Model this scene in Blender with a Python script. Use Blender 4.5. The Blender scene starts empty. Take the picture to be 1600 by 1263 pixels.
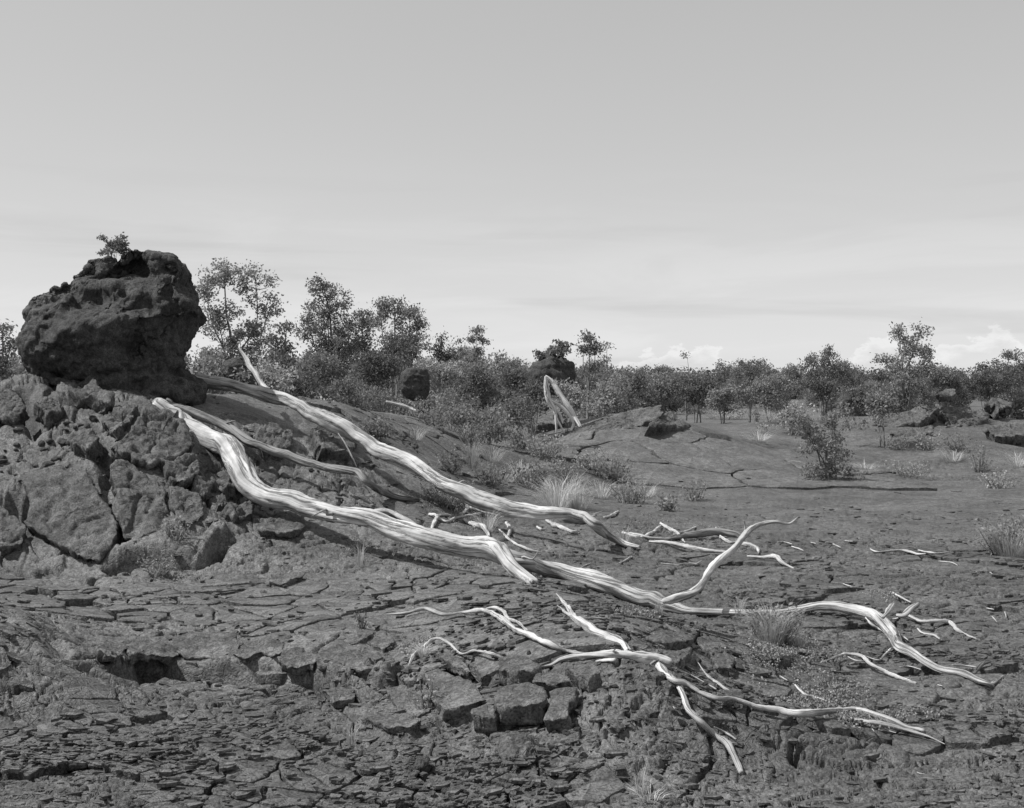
import bpy, math, random
import numpy as np

# ------------------------------------------------------------------ camera, sky, sun, exposure
SC = bpy.context.scene
COL = SC.collection
F, H, HOR = 1900.0, 1.7, 600.0          # focal length in photo pixels, eye height, horizon row (photo 1600 x 1263)
cam_d = bpy.data.cameras.new('camera')
cam = bpy.data.objects.new('camera', cam_d)
COL.objects.link(cam)
cam.location = (0, 0, H)
cam.rotation_euler = (math.radians(90), 0, 0)
cam_d.sensor_fit = 'HORIZONTAL'
cam_d.sensor_width = 36.0
cam_d.lens = 36.0 * F / 1600.0
cam_d.shift_y = -(631.5 - HOR) / 1600.0
cam_d.clip_start, cam_d.clip_end = 0.05, 8000
SC.camera = cam

SUN_DIR = np.array([-0.88, -0.02, 1.26]); SUN_DIR /= np.linalg.norm(SUN_DIR)   # towards the sun
sun_el = math.asin(SUN_DIR[2]); sun_az = math.atan2(SUN_DIR[0], SUN_DIR[1])

world = bpy.data.worlds.new('World'); SC.world = world; world.use_nodes = True
nt = world.node_tree; nt.nodes.clear()
def N(tree, typ, **kw):
    n = tree.nodes.new(typ)
    for k, v in kw.items():
        if k.startswith('i_'):
            key = k[2:]
            n.inputs[int(key) if key.isdigit() else key].default_value = v
        else: setattr(n, k, v)
    return n
def L(tree, a, b): tree.links.new(a, b)
def M(tree, op, a, b=None, c=None, clamp=False):
    n = tree.nodes.new('ShaderNodeMath'); n.operation = op; n.use_clamp = clamp
    for i, v in enumerate((a, b, c)):
        if v is None: continue
        if isinstance(v, (int, float)): n.inputs[i].default_value = v
        else: tree.links.new(v, n.inputs[i])
    return n.outputs[0]
def SS(tree, val, lo, hi, to0=0.0, to1=1.0):
    n = tree.nodes.new('ShaderNodeMapRange'); n.interpolation_type = 'SMOOTHSTEP'
    tree.links.new(val, n.inputs[0])
    for i, v in enumerate((lo, hi, to0, to1)):
        if isinstance(v, (int, float)): n.inputs[i + 1].default_value = v
        else: tree.links.new(v, n.inputs[i + 1])
    return n.outputs[0]
def build_world():
    out = N(nt, 'ShaderNodeOutputWorld'); bg = N(nt, 'ShaderNodeBackground'); bg.inputs['Strength'].default_value = 0.1
    sky = N(nt, 'ShaderNodeTexSky'); sky.sky_type = 'NISHITA'; sky.sun_disc = False
    sky.sun_elevation = sun_el; sky.sun_rotation = sun_az; sky.altitude = 1000; sky.air_density = 1.0; sky.dust_density = 0.6; sky.ozone_density = 1.0
    bw = N(nt, 'ShaderNodeRGBToBW'); L(nt, sky.outputs[0], bw.inputs[0])
    base = M(nt, 'MULTIPLY', M(nt, 'POWER', bw.outputs[0], SKY_POW), SKY_MUL)      # monochrome film response
    tc = N(nt, 'ShaderNodeTexCoord'); sp = N(nt, 'ShaderNodeSeparateXYZ'); L(nt, tc.outputs['Generated'], sp.inputs[0])
    el = M(nt, 'ARCSINE', sp.outputs[2]); az = M(nt, 'ADD', M(nt, 'ARCTAN2', sp.outputs[0], sp.outputs[1]), 0.1)
    def nz(sa, se, det, rough, seed, dist=0.0):
        cb = N(nt, 'ShaderNodeCombineXYZ'); L(nt, M(nt, 'MULTIPLY', az, sa), cb.inputs[0]); L(nt, M(nt, 'MULTIPLY', el, se), cb.inputs[1]); cb.inputs[2].default_value = seed
        n = N(nt, 'ShaderNodeTexNoise'); n.inputs['Scale'].default_value = 1.0; n.inputs['Detail'].default_value = det; n.inputs['Roughness'].default_value = rough; n.inputs['Distortion'].default_value = dist
        L(nt, cb.outputs[0], n.inputs['Vector']); return n.outputs[0]
    # thin streaky cloud low over the horizon
    st = SS(nt, nz(4.5, 24.0, 6, 0.58, 3.3, 0.8), 0.42, 0.66)
    low = M(nt, 'MULTIPLY', SS(nt, el, 0.2, 0.07), SS(nt, el, -0.01, 0.02))
    st2 = SS(nt, nz(2.2, 30.0, 5, 0.5, 8.1, 0.4), 0.5, 0.68)
    v = M(nt, 'ADD', base, M(nt, 'MULTIPLY', M(nt, 'MULTIPLY', st, low), 0.45))
    v = M(nt, 'SUBTRACT', v, M(nt, 'MULTIPLY', M(nt, 'MULTIPLY', st2, low), 0.85))
    # soft broad unevenness higher up
    v = M(nt, 'ADD', v, M(nt, 'MULTIPLY', M(nt, 'SUBTRACT', nz(1.6, 5.0, 4, 0.5, 1.7), 0.5), 0.25))
    # cumulus heads on the horizon
    top = M(nt, 'ADD', -0.012, M(nt, 'MULTIPLY', SS(nt, nz(5.5, 0.0, 2, 0.5, 5.15), 0.36, 0.72), 0.058))
    edge = M(nt, 'ADD', el, M(nt, 'MULTIPLY', M(nt, 'SUBTRACT', nz(30.0, 60.0, 5, 0.65, 2.2), 0.5), 0.05))
    dd = M(nt, 'SUBTRACT', top, edge)
    cum = SS(nt, dd, 0.0, 0.004)
    lit = SS(nt, dd, 0.016, 0.0, -0.2, 1.2)
    v = M(nt, 'ADD', v, M(nt, 'MULTIPLY', cum, lit))
    cc = N(nt, 'ShaderNodeCombineColor'); [L(nt, v, cc.inputs[i]) for i in range(3)]
    L(nt, cc.outputs[0], bg.inputs['Color']); L(nt, bg.outputs[0], out.inputs[0])
SKY_POW, SKY_MUL = 0.42, 3.45
build_world()

sun_d = bpy.data.lights.new('sun', 'SUN'); sun_d.energy = 5.0; sun_d.angle = math.radians(0.5); sun_d.color = (1.0, 0.995, 0.985)
sun = bpy.data.objects.new('sun', sun_d); COL.objects.link(sun); sun.location = (-20, 10, 30)
from mathutils import Vector
sun.rotation_euler = Vector(tuple(SUN_DIR)).to_track_quat('Z', 'Y').to_euler()

SC.view_settings.view_transform = 'Standard'; SC.view_settings.look = 'None'
SC.view_settings.exposure = 0.0; SC.view_settings.gamma = 1.0; SC.view_settings.use_curve_mapping = False
SC.render.engine = 'CYCLES'
SC.cycles.max_bounces = 5; SC.cycles.diffuse_bounces = 3; SC.cycles.transmission_bounces = 3; SC.cycles.transparent_max_bounces = 4

# ------------------------------------------------------------------ noise
U = np.uint32
def _h(ix, iy, s, iz=None):
    h = ix.astype(np.int64).astype(U) * U(374761393) + iy.astype(np.int64).astype(U) * U(668265263) + U((s * 2654435 + 97) & 0xffffffff)
    if iz is not None: h = h + iz.astype(np.int64).astype(U) * U(2246822519)
    h = (h ^ (h >> U(13))) * U(1274126177)
    h = (h ^ (h >> U(15))) * U(2246822519)
    return ((h ^ (h >> U(16))) & U(0xffffff)).astype(np.float64) / 16777216.0
def noise2(x, y, s=0):
    xi, yi = np.floor(x), np.floor(y); fx, fy = x - xi, y - yi
    u = fx * fx * fx * (fx * (fx * 6 - 15) + 10); w = fy * fy * fy * (fy * (fy * 6 - 15) + 10)
    r = []
    for dy in (0, 1):
        for dx in (0, 1):
            a = _h(xi + dx, yi + dy, s) * (2 * math.pi)
            r.append(np.cos(a) * (fx - dx) + np.sin(a) * (fy - dy))
    return 1.5 * ((r[0] + u * (r[1] - r[0])) * (1 - w) + (r[2] + u * (r[3] - r[2])) * w)
def noise3(x, y, z, s=0):
    xi, yi, zi = np.floor(x), np.floor(y), np.floor(z); fx, fy, fz = x - xi, y - yi, z - zi
    f = lambda t: t * t * t * (t * (t * 6 - 15) + 10)
    u, v, w = f(fx), f(fy), f(fz); out = 0
    for dz in (0, 1):
        for dy in (0, 1):
            for dx in (0, 1):
                out = out + (_h(xi + dx, yi + dy, s, zi + dz) * 2 - 1) * (u if dx else 1 - u) * (v if dy else 1 - v) * (w if dz else 1 - w)
    return out
def fbm3(P, sc, octs=4, s=0, gain=0.5):
    o = 0; a = 1.0
    for i in range(octs):
        o = o + a * noise3(P[:, 0] * sc + 7.3 * i, P[:, 1] * sc - 3.1 * i, P[:, 2] * sc + 1.7 * i, s + i); a *= gain; sc *= 2.03
    return o
def worley2(x, y, s=0, jit=0.9):
    xi, yi = np.floor(x), np.floor(y)
    f1 = np.full(x.shape, 9.0); f2 = f1.copy(); cid = np.zeros(x.shape); vx = np.zeros(x.shape); vy = np.zeros(x.shape)
    for dy in (-1, 0, 1):
        for dx in (-1, 0, 1):
            cx, cy = xi + dx, yi + dy
            px = cx + 0.5 + jit * (_h(cx, cy, s) - 0.5); py = cy + 0.5 + jit * (_h(cx, cy, s + 77) - 0.5)
            ex, ey = x - px, y - py; d = np.sqrt(ex * ex + ey * ey)
            near = d < f1
            f2 = np.where(near, f1, np.minimum(f2, d))
            cid = np.where(near, _h(cx, cy, s + 191), cid); vx = np.where(near, ex, vx); vy = np.where(near, ey, vy)
            f1 = np.where(near, d, f1)
    return f1, f2, cid, vx, vy
def sstep(a, b, x):
    t = np.clip((x - a) / (b - a), 0, 1); return t * t * (3 - 2 * t)

# ------------------------------------------------------------------ terrain shape
def PXZ(px, py, z):                       # a pixel on ground of height z
    Y = (H - z) * F / (py - HOR); return ((px - 800) / F * Y, Y, z)
def PXY(px, py, Y):                       # a pixel at distance Y
    return ((px - 800) / F * Y, Y, H - (py - HOR) / F * Y)
CP = []
for px in (-700, -300, 0, 400, 800, 1200, 1600, 1900, 2300): CP.append(PXZ(px, 1263, 0.0 if px > 100 else 0.05))
for x in (-6, -3, 0, 3, 6): CP += [(x, 2.0, 0), (x, -1.0, 0), (x * 2, -6.0, 0)]
for a in [(0,1100,.1),(0,1020,.3),(20,955,.4),(-150,960,.45),(70,1000,.3),(160,1035,.09),(0,1060,.22),(120,1120,.06),(250,1120,.02),(300,1062,.02),(450,1180,.02),
          (600,1110,.03),(300,1180,.02),(100,1180,.04),(680,1120,.07),(820,1130,.1),(760,1180,.05),(900,1050,.25),(1000,1035,.31),(960,990,.31),(900,955,.27),(870,925,.2),(700,960,.17),
          (760,1000,.22),(650,1010,.12),(1040,1130,.13),(1130,1200,.0),(1000,1200,.05),(1120,1070,.06),(1080,1010,.2),(1150,1000,.09),(980,950,.02),(1030,965,.0),(600,920,.1),(480,930,.1),
          (450,985,.1),(300,940,.1),(300,1000,.08),(150,950,.06),(60,920,.1),(500,1030,.08),(1300,1050,0),(1250,1100,.03),(1500,1100,0),(1600,1000,0),(1300,900,0),(1500,850,0),
          (1400,960,0),(1150,900,0),(1000,880,.03),(1900,900,0),(1900,1050,0),(1700,800,0),(1100,830,.0),(1500,1200,0),(1300,1180,0)]: CP.append(PXZ(*a))
for a in [(1600,800,16),(1200,780,17.9),(1400,790,17),(900,762,19.6),(1200,765,19.5),(1010,642,25.5),(960,655,25),(900,690,23),(1100,692,24),(1250,722,24),(1350,712,27),(1030,685,24),(1000,720,21.5),
          (820,722,24),(740,722,24),(680,690,24),(640,648,20),(560,645,17),(700,690,18.5),(620,705,16),(720,765,15.5),(850,795,15),(760,742,18),(900,800,15.2),(1000,800,15.5),
          (540,730,13.2),(450,690,13.2),(350,650,13.6),(620,790,12.4),(720,828,11.8),(800,840,12),(900,855,12),(300,705,12.1),(400,805,11.3),(480,838,10.8),(600,868,10.5),(700,884,10.2),
          (450,750,12.2),(540,780,11.9),(330,800,10.9),(340,865,10.3),(250,885,10.1),(180,905,9.9),(60,880,10.1),(0,825,10.4),(0,905,9.6),(150,745,11),(220,700,11.4),(100,690,11.8),
          (0,660,12),(250,645,12.2),(100,604,13),(20,600,13),(-200,650,13),(-200,850,10),(-400,800,11),(180,622,13.5),(300,625,14),(480,635,16),(400,620,15.5),
          (1450,645,33),(1560,652,33),(1380,672,30),(1500,690,28),(1620,700,29),(1650,740,23),(1500,735,25),(1750,720,26)]: CP.append(PXY(*a))
CP += [(-4.5,16.5,1.5),(-5,20,1.1),(-8,16,1.3),(-2.5,22,.9),(-8,26,.7),(-12,20,.8),(-12,12,.8),(-9,8,.4),(0,31,.6),(5,32,.5),(10,40,.3),(-8,40,.4),(0,42,.4),(18,38,.3),(18,24,.1),(12,15,0),(12,8,0),(-16,38,.4),(8,29,.35),(14,28,.3)]
CP = np.array(CP, float)
_c = 0.35
def _phi(d): return np.sqrt(d * d + _c * _c)
_D = np.sqrt(((CP[:, None, :2] - CP[None, :, :2]) ** 2).sum(-1))
_A = _phi(_D) - 0.02 * np.eye(len(CP))
_W = np.linalg.solve(np.block([[_A, np.ones((len(CP), 1))], [np.ones((1, len(CP))), np.zeros((1, 1))]]), np.append(CP[:, 2], 0))
def macro(x, y):
    x = np.asarray(x, float); y = np.asarray(y, float); sh = x.shape; xf, yf = x.ravel(), y.ravel(); o = np.full(xf.shape, _W[-1])
    for i in range(len(CP)): o += _W[i] * _phi(np.hypot(xf - CP[i, 0], yf - CP[i, 1]))
    m = (1 - sstep(42, 70, yf)) * (1 - sstep(22, 40, np.abs(xf))) * sstep(-14, -5, yf)
    o = np.clip(o, -0.4, 3) * m + (1 - m) * (0.15 + 0.25 * noise2(xf * .03, yf * .03, 5))
    return o.reshape(sh)
def seg_dist(x, y, P):
    d = np.full(x.shape, 1e9); tt = np.zeros(x.shape); n = len(P) - 1
    for i in range(n):
        ax, ay = P[i]; bx, by = P[i + 1]; L2 = (bx - ax) ** 2 + (by - ay) ** 2 + 1e-9
        t = np.clip(((x - ax) * (bx - ax) + (y - ay) * (by - ay)) / L2, 0, 1)
        e = np.hypot(x - ax - t * (bx - ax), y - ay - t * (by - ay)); tt = np.where(e < d, (i + t) / n, tt); d = np.minimum(d, e)
    return d, tt
# named breaks in the crust: (pixels on the ground, their height) -> world polyline
def world_line(pts, Y=None):
    o = []
    for p in pts:
        if len(p) == 3: q = PXY(p[0], p[1], p[2])
        else:
            q = RAY(p[0], p[1])
        o.append((q[0], q[1]))
    return o
def RAY(px, py, ymin=3.0, ymax=70.0, fun=None):        # first ground point that a pixel looks at
    ys = 1.0 / np.linspace(1 / ymin, 1 / ymax, 1600)
    xs = (px - 800) / F * ys; zs = H - (py - HOR) / F * ys
    h = (fun or macro)(xs, ys); k = np.nonzero(zs < h)[0]
    if len(k) == 0: k = [len(ys) - 1]
    k = k[0]; Y = ys[k]
    if k > 0:
        d0 = zs[k - 1] - h[k - 1]; d1 = zs[k] - h[k]; t = d0 / (d0 - d1 + 1e-12); Y = ys[k - 1] + t * (ys[k] - ys[k - 1])
    return ((px - 800) / F * Y, Y, H - (py - HOR) / F * Y)
def z5(*p): return [(580 + u / 3.077, 900 + v / 3.077) for u, v in p]
def z6(*p): return [(1000 + u / 3.2, 980 + v / 3.2) for u, v in p]
def z7(*p): return [(u / 3.134, 860 + v / 3.134) for u, v in p]
def z8(*p): return [(350 + u / 3.2975, 880 + v / 3.2975) for u, v in p]
def zm(*p): return [(u / 3.5075, 560 + v / 3.5075) for u, v in p]
def zt(*p): return [(680 + u / 3.81, 480 + v / 3.81) for u, v in p]
def zr(*p): return [(1080 + u / 3.077, 480 + v / 3.077) for u, v in p]
# ledges: (line, step height, gap depth, decay behind)
LEDGES = [(z7((440,560),(500,555),(580,600),(680,570),(900,605),(1000,600),(1316,600)) + z8((250,560),(420,610),(560,660),(700,690),(800,720)), .13, .12, .7),
          (z8((0,180),(60,165),(240,140),(420,150)), .03, .02, .3),
          (z8((500,150),(650,140),(780,155)), .03, .03, .3),
          (z8((610,440),(800,380),(960,365),(1020,420)), .04, .03, .35),
          (z8((600,500),(800,640),(900,600),(940,560)), .05, .06, .3),
          (z7((700,275),(820,240)), .05, .03, .4), (z7((80,95),(340,95)), .06, .05, .4),
          (zm((560,1160),(700,1140),(850,1120),(1060,1110),(1180,1000),(1300,960)), .16, .32, .35),
          (z5((300,680),(480,690),(600,740)), .06, .05, .25), (z5((900,780),(960,880),(1070,930)), .03, .03, .3),
          (z8((680,820),(880,880),(1020,860),(1050,840)), .03, .03, .3),
          (z5((60,520),(150,470),(180,440)), .06, .07, .3),
          (zt((720,860),(800,840),(900,800),(1000,795),(1130,740)), .07, .32, .5),
          (zt((850,720),(960,700),(1100,705),(1300,700),(1520,730)), .07, .28, .5),
          (zr((0,640),(100,680),(220,720),(330,740),(430,765)), .06, .28, .5), (zr((0,590),(110,615),(210,635)), .06, .25, .4),
          ]
CRACKS = [(zm((480,640),(560,780),(620,880),(660,1040)), .30, .07), (zm((560,440),(600,600),(640,760)), .22, .07), (zm((20,780),(100,770),(170,830),(140,920)), .30, .12),
          (zm((130,180),(160,260),(200,350)), .5, .14), (zm((340,240),(420,210),(520,260)), .35, .16),
          (z5((380,430),(500,490),(520,520)), .06, .03), (z5((230,250),(250,330)), .12, .05), (z5((1120,440),(1200,500),(1250,480),(1350,490)), .08, .04),
          (z5((1130,600),(1260,650),(1400,680)), .03, .02), (z5((1150,760),(1250,800)), .06, .03), (z7((470,490),(490,550)), .1, .03),
          (z7((540,430),(640,400)), .03, .02), (z7((660,430),(830,415)), .03, .02), (z8((0,240),(60,215)), .03, .02), (z8((200,440),(350,330)), .03, .02),
          (z7((150,360),(300,480),(450,540)), .08, .06),]
LEDGE_LINE = np.array(world_line(LEDGES[0][0])); LEDGE_LINE = LEDGE_LINE[np.argsort(LEDGE_LINE[:, 0])]
LW = [(world_line(p), a, g, dc) for p, a, g, dc in LEDGES]
CW = [(world_line(p), d, w) for p, d, w in CRACKS]
def plate_zone(x, y):                                  # where the crust still lies in whole plates
    w = .22 * noise2(x * 1.7, y * 1.7, 111); yy = y + w; xx = x + w; ledge = np.interp(x, LEDGE_LINE[:, 0], LEDGE_LINE[:, 1])
    a = sstep(.10, .30, y - ledge + .3 * w) * (1 - sstep(9.4, 9.9, yy)) * sstep(-4.6, -4.3, xx) * (1 - sstep(.1, .35, xx - .25 * (yy - 8)))
    a = a * (1 - (1 - sstep(-2.3, -2.0, xx)) * (1 - sstep(8.0, 8.5, yy)))
    b = sstep(6.35, 6.6, yy) * (1 - sstep(8.3, 8.6, yy)) * (1 - sstep(.85, 1.05, np.hypot((xx - .55) / 1.05, (yy - 7.2) / 1.3)))
    c = (1 - sstep(.9, 1.05, np.hypot((xx - 3.1) / 3.6, (yy - 23.3) / 3.4)))
    d = 1 - sstep(.85, 1.0, np.hypot((xx + 1.5) / 1.7, (yy - 17.0) / 2.4))
    e = sstep(4.2, 4.4, yy) * (1 - sstep(6.1, 6.3, yy)) * (1 - sstep(-.7, -.5, xx) * (1 - sstep(.75, 1.0, xx)) * sstep(5.2, 5.5, yy)) * sstep(-.22, -.02, noise2(x * .85 + 5, y * .85, 117))
    f = sstep(6.4, 6.6, yy) * (1 - sstep(12.5, 13.5, yy)) * sstep(1.5, 1.8, xx) * sstep(-.05, .15, noise2(x * .7 + 2, y * .7, 119)) * .9
    return np.maximum.reduce([a, b, c, d, e, f])
def ground(x, y, sp=None):
    """height of the lava at x, y; sp = local mesh spacing, so that relief finer than the mesh is left to the material"""
    x = np.asarray(x, float); y = np.asarray(y, float)
    h = macro(x, y)
    if sp is None: sp = np.zeros(x.shape)
    fd = lambda l: np.clip((l / np.maximum(sp, 1e-6) - 1.6) / 2.0, 0, 1)
    wx = x + 0.10 * noise2(x * 2.1, y * 2.1, 11) + .018 * noise2(x * 7, y * 7, 12); wy = y + 0.10 * noise2(x * 2.1, y * 2.1, 13) + .018 * noise2(x * 7, y * 7, 14)
    near = 1 - sstep(30, 60, y); pz = plate_zone(x, y)
    mound = sstep(.35, .9, h) * (1 - sstep(13, 16, y))
    h = h + near * (0.05 * noise2(x * .8, y * .8, 21) + 0.018 * noise2(x * 1.9, y * 1.9, 22))
    # ledges and cracks
    for P, a, g, dc in LW:
        P = np.array(P); m = (x > P[:, 0].min() - 1.2) & (x < P[:, 0].max() + 1.2) & (y > P[:, 1].min() - 1.5) & (y < P[:, 1].max() + 2.5)
        if not m.any(): continue
        xx, yy = wx[m], wy[m]; d, t = seg_dist(xx, yy, P)
        yl = np.interp(xx, P[np.argsort(P[:, 0]), 0], P[np.argsort(P[:, 0]), 1]); s = np.where(yy > yl, d, -d)
        end = sstep(0.0, .12, t) * (1 - sstep(.88, 1.0, t)) * (1 - sstep(P[:, 0].max(), P[:, 0].max() + .25, xx)) * sstep(P[:, 0].min() - .25, P[:, 0].min(), xx)
        a2 = a * (.75 + .5 * noise2(xx * 3, yy * .5, 31))
        h[m] += end * (a2 * (0.5 + 0.5 * np.tanh(s / np.maximum(.018, .7 * sp[m]))) * np.exp(-np.maximum(s, 0) / dc) - g * np.exp(-((s + .05) / np.maximum(.05, .75 * sp[m])) ** 2))
    for P, dp, w in CW:
        P = np.array(P); m = (x > P[:, 0].min() - .6) & (x < P[:, 0].max() + .6) & (y > P[:, 1].min() - .6) & (y < P[:, 1].max() + .6)
        if not m.any(): continue
        d, t = seg_dist(wx[m], wy[m], P); h[m] -= dp * np.exp(-(d / (w * (.6 + .8 * np.sin(np.pi * np.clip(t, .02, .98))))) ** 2)
    h0 = h.copy()
    # big cooling plates, tilted a little against each other, with open joints
    jw = lambda w, k: np.maximum(w, .55 * sp * k)                  # a joint is never narrower than the mesh can hold
    f1, f2, cid, vx, vy = worley2(wx * 1.3 + 3, wy * 1.1, 41)
    pm = near * (0.35 + 0.65 * sstep(-.25, .35, noise2(x * .45, y * .45, 43)))
    e = f2 - f1
    h += pm * ((cid - .5) * .012 + (((cid * 17.3) % 1) - .4) * .02 * vx - (((cid * 31.7) % 1) - .3) * .035 * vy - .065 * np.exp(-(e / jw(.03, 1.2)) ** 2) * fd(.08) * sstep(.25, .6, (cid * 7.7) % 1))
    # long wandering cracks
    for fx, fy, sd, dp in ((.7, 1.3, 91, .13), (1.3, 2.6, 93, .09), (2.4, 4.4, 95, .06)):
        c1 = np.abs(noise2(wx * fx, wy * fy, sd)); h -= near * fd(.09) * dp * np.exp(-(c1 / jw(.024 * fx, 1.0 * fy)) ** 2) * sstep(-.1, .25, noise2(x * 1.1, y * 1.1, sd + 1))
    # smaller plates
    f1, f2, cid, vx, vy = worley2(wx * 3.4 + .35 * noise2(x * 5, y * 5, 45), wy * 2.8 + .35 * noise2(x * 5, y * 5, 46), 47)
    pm2 = near * (0.2 + 0.8 * sstep(-.3, .3, noise2(x * .6 + 9, y * .6, 48))); e = f2 - f1
    h += fd(.3) * pm2 * ((cid - .5) * .007 + (((cid * 17.3) % 1) - .3) * .010 * vx - (((cid * 31.7) % 1) - .15) * .02 * vy - .04 * np.exp(-(e / jw(.05, 3)) ** 2) * sstep(.2, .5, (cid * 5.3) % 1))
    # flakes
    w2x = wx + .008 * noise2(x * 17, y * 17, 51); w2y = wy + .008 * noise2(x * 17, y * 17, 52)
    f1, f2, cid, vx, vy = worley2(w2x * 7.5, w2y * 7.5, 53)
    fm = near * np.clip(.12 + .7 * sstep(-.15, .4, noise2(x * .7, y * .7 + 4, 55)) + .5 * (1 - sstep(5.8, 7.0, y)), 0, 1); e = f2 - f1
    h += fd(.13) * fm * ((cid - .5) * .006 + (((cid * 17.3) % 1) - .3) * .006 * vx - (((cid * 31.7) % 1) - .1) * .014 * vy - .018 * np.exp(-(e / jw(.08, 7)) ** 2) * sstep(.2, .5, (cid * 5.3) % 1))
    f1, f2, cid, vx, vy = worley2(w2x * 18, w2y * 17, 57); e = f2 - f1
    h += fd(.055) * near * (.3 + .7 * fm) * ((cid - .5) * .004 - (((cid * 31.7) % 1) - .15) * .006 * vy - .006 * np.exp(-(e / .12) ** 2))
    # clinkery lumps on the mound
    if mound.max() > 0:
        f1, f2, cid, vx, vy = worley2(wx * 3.1, wy * 2.6, 61)
        rub = .3 + .7 * sstep(11.3, 11.9, y) * (1 - sstep(-4.4, -3.9, x)) + .5 * sstep(-3.2, -2.7, x) * sstep(11.4, 11.8, y)
        h += mound * np.minimum(rub, 1) * (.13 * np.sqrt(np.maximum(0, .8 - f1)) - .06 + (cid - .5) * .12)
        f1, f2, cid, vx, vy = worley2(wx * 8, wy * 7, 62)
        h += mound * np.minimum(rub, 1) * fd(.13) * (.05 * np.sqrt(np.maximum(0, .8 - f1)) - .02)
    h += near * ((.006 + .014 * mound) * noise2(x * 4.3, y * 4.3, 71) + fd(.11) * .0035 * noise2(x * 9, y * 9, 72) + fd(.05) * .002 * noise2(x * 21, y * 21, 73) + fd(.025) * .002 * noise2(x * 43, y * 43, 74))
    h = h0 + (h - h0) * (1 - .75 * pz) - .03 * pz * (1 + .05 * np.clip(y - 10, 0, 15))
    # ropy folds here and there
    rp = sstep(.1, .45, noise2(x * .9 + 2, y * .9 - 7, 75)) * near
    ph = (x * 1.5 + y * 5 + .9 * noise2(x * 1.3, y * 1.3, 76) * 5) * 6
    h += (1 - pz) * fd(.2) * rp * .008 * np.abs(np.sin(ph))
    return h

# ------------------------------------------------------------------ materials (black and white scene: neutral greys)
def mat(name):
    m = bpy.data.materials.new(name); m.use_nodes = True; t = m.node_tree; t.nodes.clear()
    o = N(t, 'ShaderNodeOutputMaterial'); b = N(t, 'ShaderNodeBsdfPrincipled'); L(t, b.outputs[0], o.inputs[0]); return m, t, b
def grey(t, val):
    c = N(t, 'ShaderNodeCombineColor'); [L(t, val, c.inputs[i]) for i in range(3)]; return c.outputs[0]
def tnoise(t, vec, sc, det=4, rough=.5, dist=0.0):
    n = N(t, 'ShaderNodeTexNoise'); n.inputs['Scale'].default_value = sc; n.inputs['Detail'].default_value = det; n.inputs['Roughness'].default_value = rough; n.inputs['Distortion'].default_value = dist
    L(t, vec, n.inputs['Vector']); return n.outputs[0]
def lava_mat(name, lo, hi, lich=.5, rough=.64, ropes=0.0, bump=1.0, tone=False):
    m, t, b = mat(name); tc = N(t, 'ShaderNodeTexCoord'); v = tc.outputs['Object']
    a = SS(t, tnoise(t, v, 1.1, 4, .65), .32, .7, lo, hi)
    a = M(t, 'MULTIPLY', a, SS(t, tnoise(t, v, 26, 3, .75), .3, .7, .68, 1.32))
    a = M(t, 'MULTIPLY', a, SS(t, tnoise(t, v, 9, 5, .85), .40, .56, .62, 1.14))  # dark specks stand in for shade in cracks finer than the mesh
    a = M(t, 'MULTIPLY', a, SS(t, tnoise(t, v, 75, 2, .6), .38, .56, .6, 1.14))  # finer specks, the shade inside small pits painted dark
    if tone:
        at = N(t, 'ShaderNodeAttribute'); at.attribute_name = 'crust_sun_tone'; a = M(t, 'MULTIPLY', a, at.outputs['Fac'])
    vo = N(t, 'ShaderNodeTexVoronoi'); vo.inputs['Scale'].default_value = 42; L(t, v, vo.inputs['Vector'])
    sp = M(t, 'MULTIPLY', SS(t, vo.outputs['Distance'], .26, .14), SS(t, tnoise(t, v, 2.3, 3, .6), .5, .68))
    sp = M(t, 'MULTIPLY', sp, SS(t, tnoise(t, v, 60, 2), .45, .6, 0, lich))
    a = M(t, 'ADD', a, M(t, 'MULTIPLY', sp, .13))
    L(t, grey(t, a), b.inputs['Base Color']); b.inputs['Roughness'].default_value = rough; b.inputs['Specular IOR Level'].default_value = .45
    h1 = M(t, 'MULTIPLY', tnoise(t, v, 16, 5, .68), 1.0)
    h2 = tnoise(t, v, 75, 3, .7)
    vo2 = N(t, 'ShaderNodeTexVoronoi'); vo2.feature = 'DISTANCE_TO_EDGE'; vo2.inputs['Scale'].default_value = 13
    dv = N(t, 'ShaderNodeVectorMath'); dv.operation = 'ADD'; L(t, v, dv.inputs[0])
    nn = N(t, 'ShaderNodeTexNoise'); nn.inputs['Scale'].default_value = 7; nn.inputs['Detail'].default_value = 2; L(t, v, nn.inputs['Vector'])
    sc = N(t, 'ShaderNodeVectorMath'); sc.operation = 'SCALE'; sc.inputs['Scale'].default_value = .16; L(t, nn.outputs['Color'], sc.inputs[0]); L(t, sc.outputs[0], dv.inputs[1]); L(t, dv.outputs[0], vo2.inputs['Vector'])
    ck = SS(t, vo2.outputs['Distance'], 0.0, .07)
    h1 = M(t, 'ADD', h1, M(t, 'MULTIPLY', tnoise(t, v, 4.5, 3, .6), .8))
    h = M(t, 'ADD', M(t, 'MULTIPLY', h1, .015), M(t, 'ADD', M(t, 'MULTIPLY', h2, .009), M(t, 'MULTIPLY', ck, .003)))
    if ropes:
        wv = N(t, 'ShaderNodeTexWave'); wv.inputs['Scale'].default_value = 9; wv.inputs['Distortion'].default_value = 9; wv.inputs['Detail'].default_value = 3; wv.inputs['Detail Scale'].default_value = .8
        L(t, v, wv.inputs['Vector']); h = M(t, 'ADD', h, M(t, 'MULTIPLY', wv.outputs['Fac'], ropes))
    bp = N(t, 'ShaderNodeBump'); bp.inputs['Strength'].default_value = bump; bp.inputs['Distance'].default_value = 1.0
    L(t, h, bp.inputs['Height']); L(t, bp.outputs[0], b.inputs['Normal'])
    return m
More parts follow.
